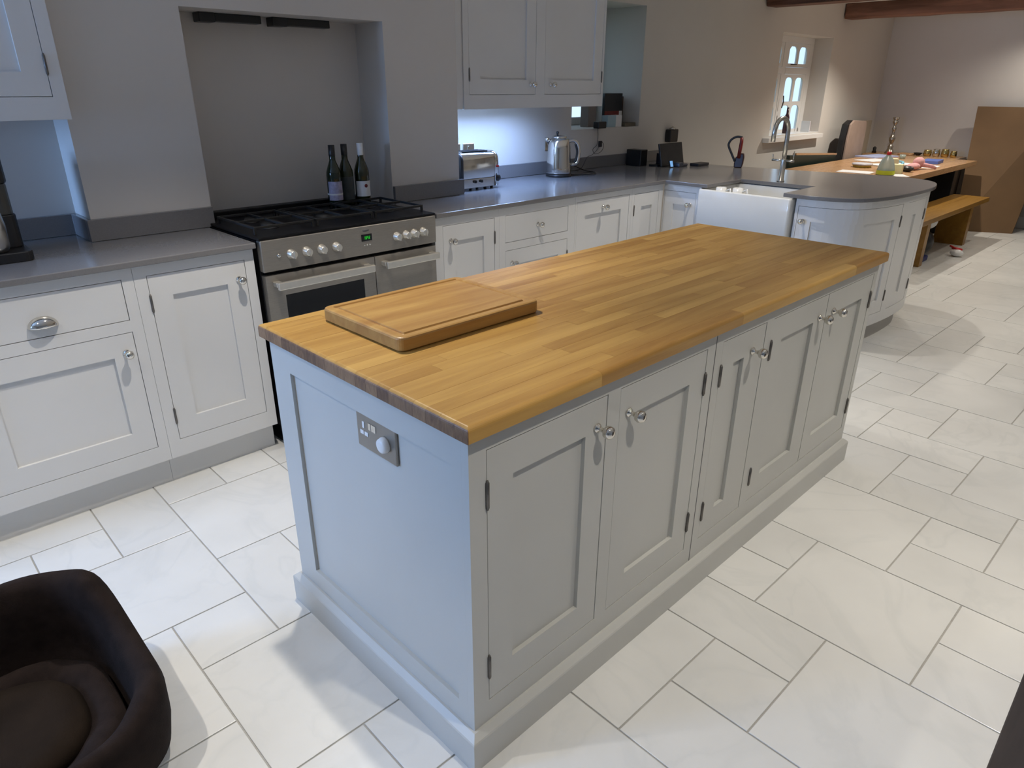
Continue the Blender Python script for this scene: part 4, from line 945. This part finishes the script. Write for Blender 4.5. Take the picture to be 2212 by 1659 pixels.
solo('drinking_glass', MB().lathe((8.19, 1.90, Z), [(.001, 0), (.028, 0), (.034, .045), (.031, .045), (.026, .005), (.001, .004)], 16), M_GLASSWARE, 'small clear glass near the far end of the table', 'glass')
# on the floor near the bench
sh = thing('toddler_shoe', 'small red and white shoe lying on the floor beyond the bench', 'shoe', (7.0, .86, .0005))
part('upper', MB().ball((7.0, .86, .035), .045, .06, .034), M_WPLASTIC, sh)
part('red_trim', MB().tube([(7.03, .83, .062), (7.0, .87, .074), (7.03, .91, .07)], .013, 10).tube([(7.0, .87, .07), (7.05, .94, .085)], .010, 8), M_RED, sh)
solo('bench_toy', MB().box(6.38, 6.62, 1.0, 1.18, .001, .05), M_NAVY, 'navy blue toy tray on the floor under the bench', 'toy', bev=.01)
solo('dark_bag', MB().ball((6.84, 1.14, .121), .14, .10, .12), M_PLASTIC, 'dark rounded bag on the floor under the bench', 'bag')
solo('white_helmet', MB().ball((6.90, 1.14, .312), .09, .08, .07), M_WPLASTIC, 'white rounded helmet resting on the dark bag under the bench', 'helmet')
# post / cupboard at right bottom corner
pc = thing('brown_cabinet', 'dark brown wooden cabinet edge in the bottom right corner of the view', 'cabinet', (1.0, -1.1, 0))
part('body', MB().box(.815, 1.30, -1.35, -.8505, .0, .90), mat('brown_varnished_wood', (.075, .05, .035), .5, noise=.12, nscale=9, stretch=(6, 6, 1)), pc, bev=.003)
part('top', MB().box(.80+.016, 1.31, -1.36, -.8508, .9005, .93), M_DARKWOOD, pc)
# stool whose foot shows at the right edge
stl = thing('bar_stool', 'black stool foot just visible at the right edge of the floor', 'stool', (4.0, -.6, 0))
part('seat', MB().lathe((3.98, -.58, .62), [(.001, 0), (.15, 0), (.17, .015), (.17, .03), (.001, .035)], 24), M_PLASTIC, stl)
for lx, ly in ((3.755, -.365), (4.2, -.4), (3.78, -.8), (4.2, -.8)):
    part('leg', MB().tube([(lx, ly, 0), (3.98+(lx-3.98)*.4, -.58+(ly+.58)*.4, .62)], [.016, .014], 10), M_PLASTIC, stl)

# ------------------------------------------------------------------ pet bed, bottom left
pb = thing('pet_bed', 'dark brown plush pet bed with raised back and round cushion on the floor', 'pet bed', (-.85, .74, .0005))
bcx, bcy = -.85, .74
def sup(a, rx, ry, e=2.6):
    c, s = cos(a), sin(a); return (rx*abs(c)**(2/e)*(1 if c >= 0 else -1), ry*abs(s)**(2/e)*(1 if s >= 0 else -1))
def rimh(a):
    s = sin(a)            # back = +y
    t = max(0, min(1, (s+.15)/.75)); t = t*t*(3-2*t)
    f = max(0, min(1, (-s-.55)/.4)); f = f*f*(3-2*f)
    return .222+.118*t-.022*f
NA = 72; m = MB(); rings = []
prof = [(.93, 0, 0), (1.0, 0, .04), (1.03, .5, 0), (1.035, .85, 0), (1.02, .97, 0), (.985, 1.0, .006), (.93, 1.0, .004), (.885, .95, 0), (.86, .8, 0), (.84, .5, 0), (.82, .2, 0), (.5, .12, 0), (.01, .10, 0)]
for k, h, ex in prof:
    ring = []
    for j in range(NA):
        a = 2*pi*j/NA; x, y = sup(a, .375, .287, 3.6); kk = k*(1+.008*sin(5*a+k*3))
        ring.append((bcx+x*kk, bcy+y*kk, .001+rimh(a)*h+ex+.004*sin(7*a+h*5)*(h > .3)))
    rings.append(ring)
m.loft(rings); part('wall', m, M_FELT, pb)
m = MB(); rings = []
for k, z in ((.30, .045), (.76, .05), (.815, .08), (.80, .115), (.74, .132), (.66, .13), (.60, .112), (.575, .100)):
    ring = []
    for j in range(NA):
        a = 2*pi*j/NA; x, y = sup(a, .375, .287, 3.6); ring.append((bcx+x*k, bcy+y*k, z+.007*sin(6*a+k*9)))
    rings.append(ring)
m.loft(rings); part('bolster', m, M_FELT, pb)
m = MB(); rings = []
for k, z in ((.3, .07), (.58, .085), (.61, .115), (.57, .138), (.45, .146), (.2, .148), (.01, .148)):
    ring = []
    for j in range(NA):
        a = 2*pi*j/NA; x, y = sup(a, .385, .295, 2.6); ring.append((bcx+x*k, bcy+y*k, z+.003*sin(4*a+k*12)))
    rings.append(ring)
m.loft(rings); part('cushion', m, M_FELT2, pb)

# ------------------------------------------------------------------ garden seen through the windows
solo('garden_lawn', MB().box(-14, 22, 3.4, 26, -.4, -.302), M_GRASS, 'green lawn outside the small window', 'lawn', kind='stuff')
rt = random.Random(3)
tr = thing('garden_tree', 'leafy garden tree seen through the small window', 'tree', (9.6, 6.2, -.3))
part('trunk', MB().tube([(9.6, 6.2, -.299), (9.62, 6.2, 1.2), (9.55, 6.25, 2.6), (9.6, 6.3, 4.0)], [.10, .08, .06, .03], 10), M_BARK, tr)
for k in range(6):
    a = rt.uniform(0, 6.28); z = rt.uniform(1.2, 2.6)
    part('branch', MB().tube([(9.6, 6.22, z), (9.6+.4*cos(a), 6.22+.4*sin(a), z+.3), (9.6+.8*cos(a), 6.22+.8*sin(a), z+.8)], [.035, .025, .012], 8), M_BARK, tr)
m = MB()
for k in range(900):
    a = rt.uniform(0, 6.28); r = rt.uniform(0, 1.0)**.5*.95; z = rt.uniform(1.3, 4.0); s = rt.uniform(.03, .06)
    x, y = 9.6+r*cos(a), 6.22+r*sin(a); dx, dy, dz = rt.uniform(-1, 1)*s, rt.uniform(-1, 1)*s, rt.uniform(-1, 1)*s
    m.add([(x, y, z), (x+dx, y+dy, z+s*.4), (x+dx*1.6, y+dy*1.6, z+dz), (x+dx*.6, y-dy*.3, z-s*.4)], [(0, 1, 2, 3)])
part('foliage', m, M_LEAF, tr, kind='stuff')
# things on the small window's sill
Z = DZ0+.0045
solo('greetings_card', MB().box(7.375, 7.385, WY+.03, WY+.13, Z, Z+.115), M_PAPER, 'white card standing on the right side of the window sill', 'card')
solo('sill_book', MB().box(7.43, 7.46, WY+.06, WY+.14, Z, Z+.10), mat('mauve_cover', (.30, .22, .30), .6, noise=.05), 'small mauve book standing behind the white card on the sill', 'book')
solo('sill_bottle', MB().lathe((6.93, WY+.10, Z), [(.001, 0), (.026, 0), (.028, .02), (.028, .16), (.012, .20), (.012, .26), (.001, .262)], 16), mat('plum_glass', (.05, .02, .03), .2, noise=.05), 'slim plum coloured bottle on the window sill behind the tap', 'bottle')
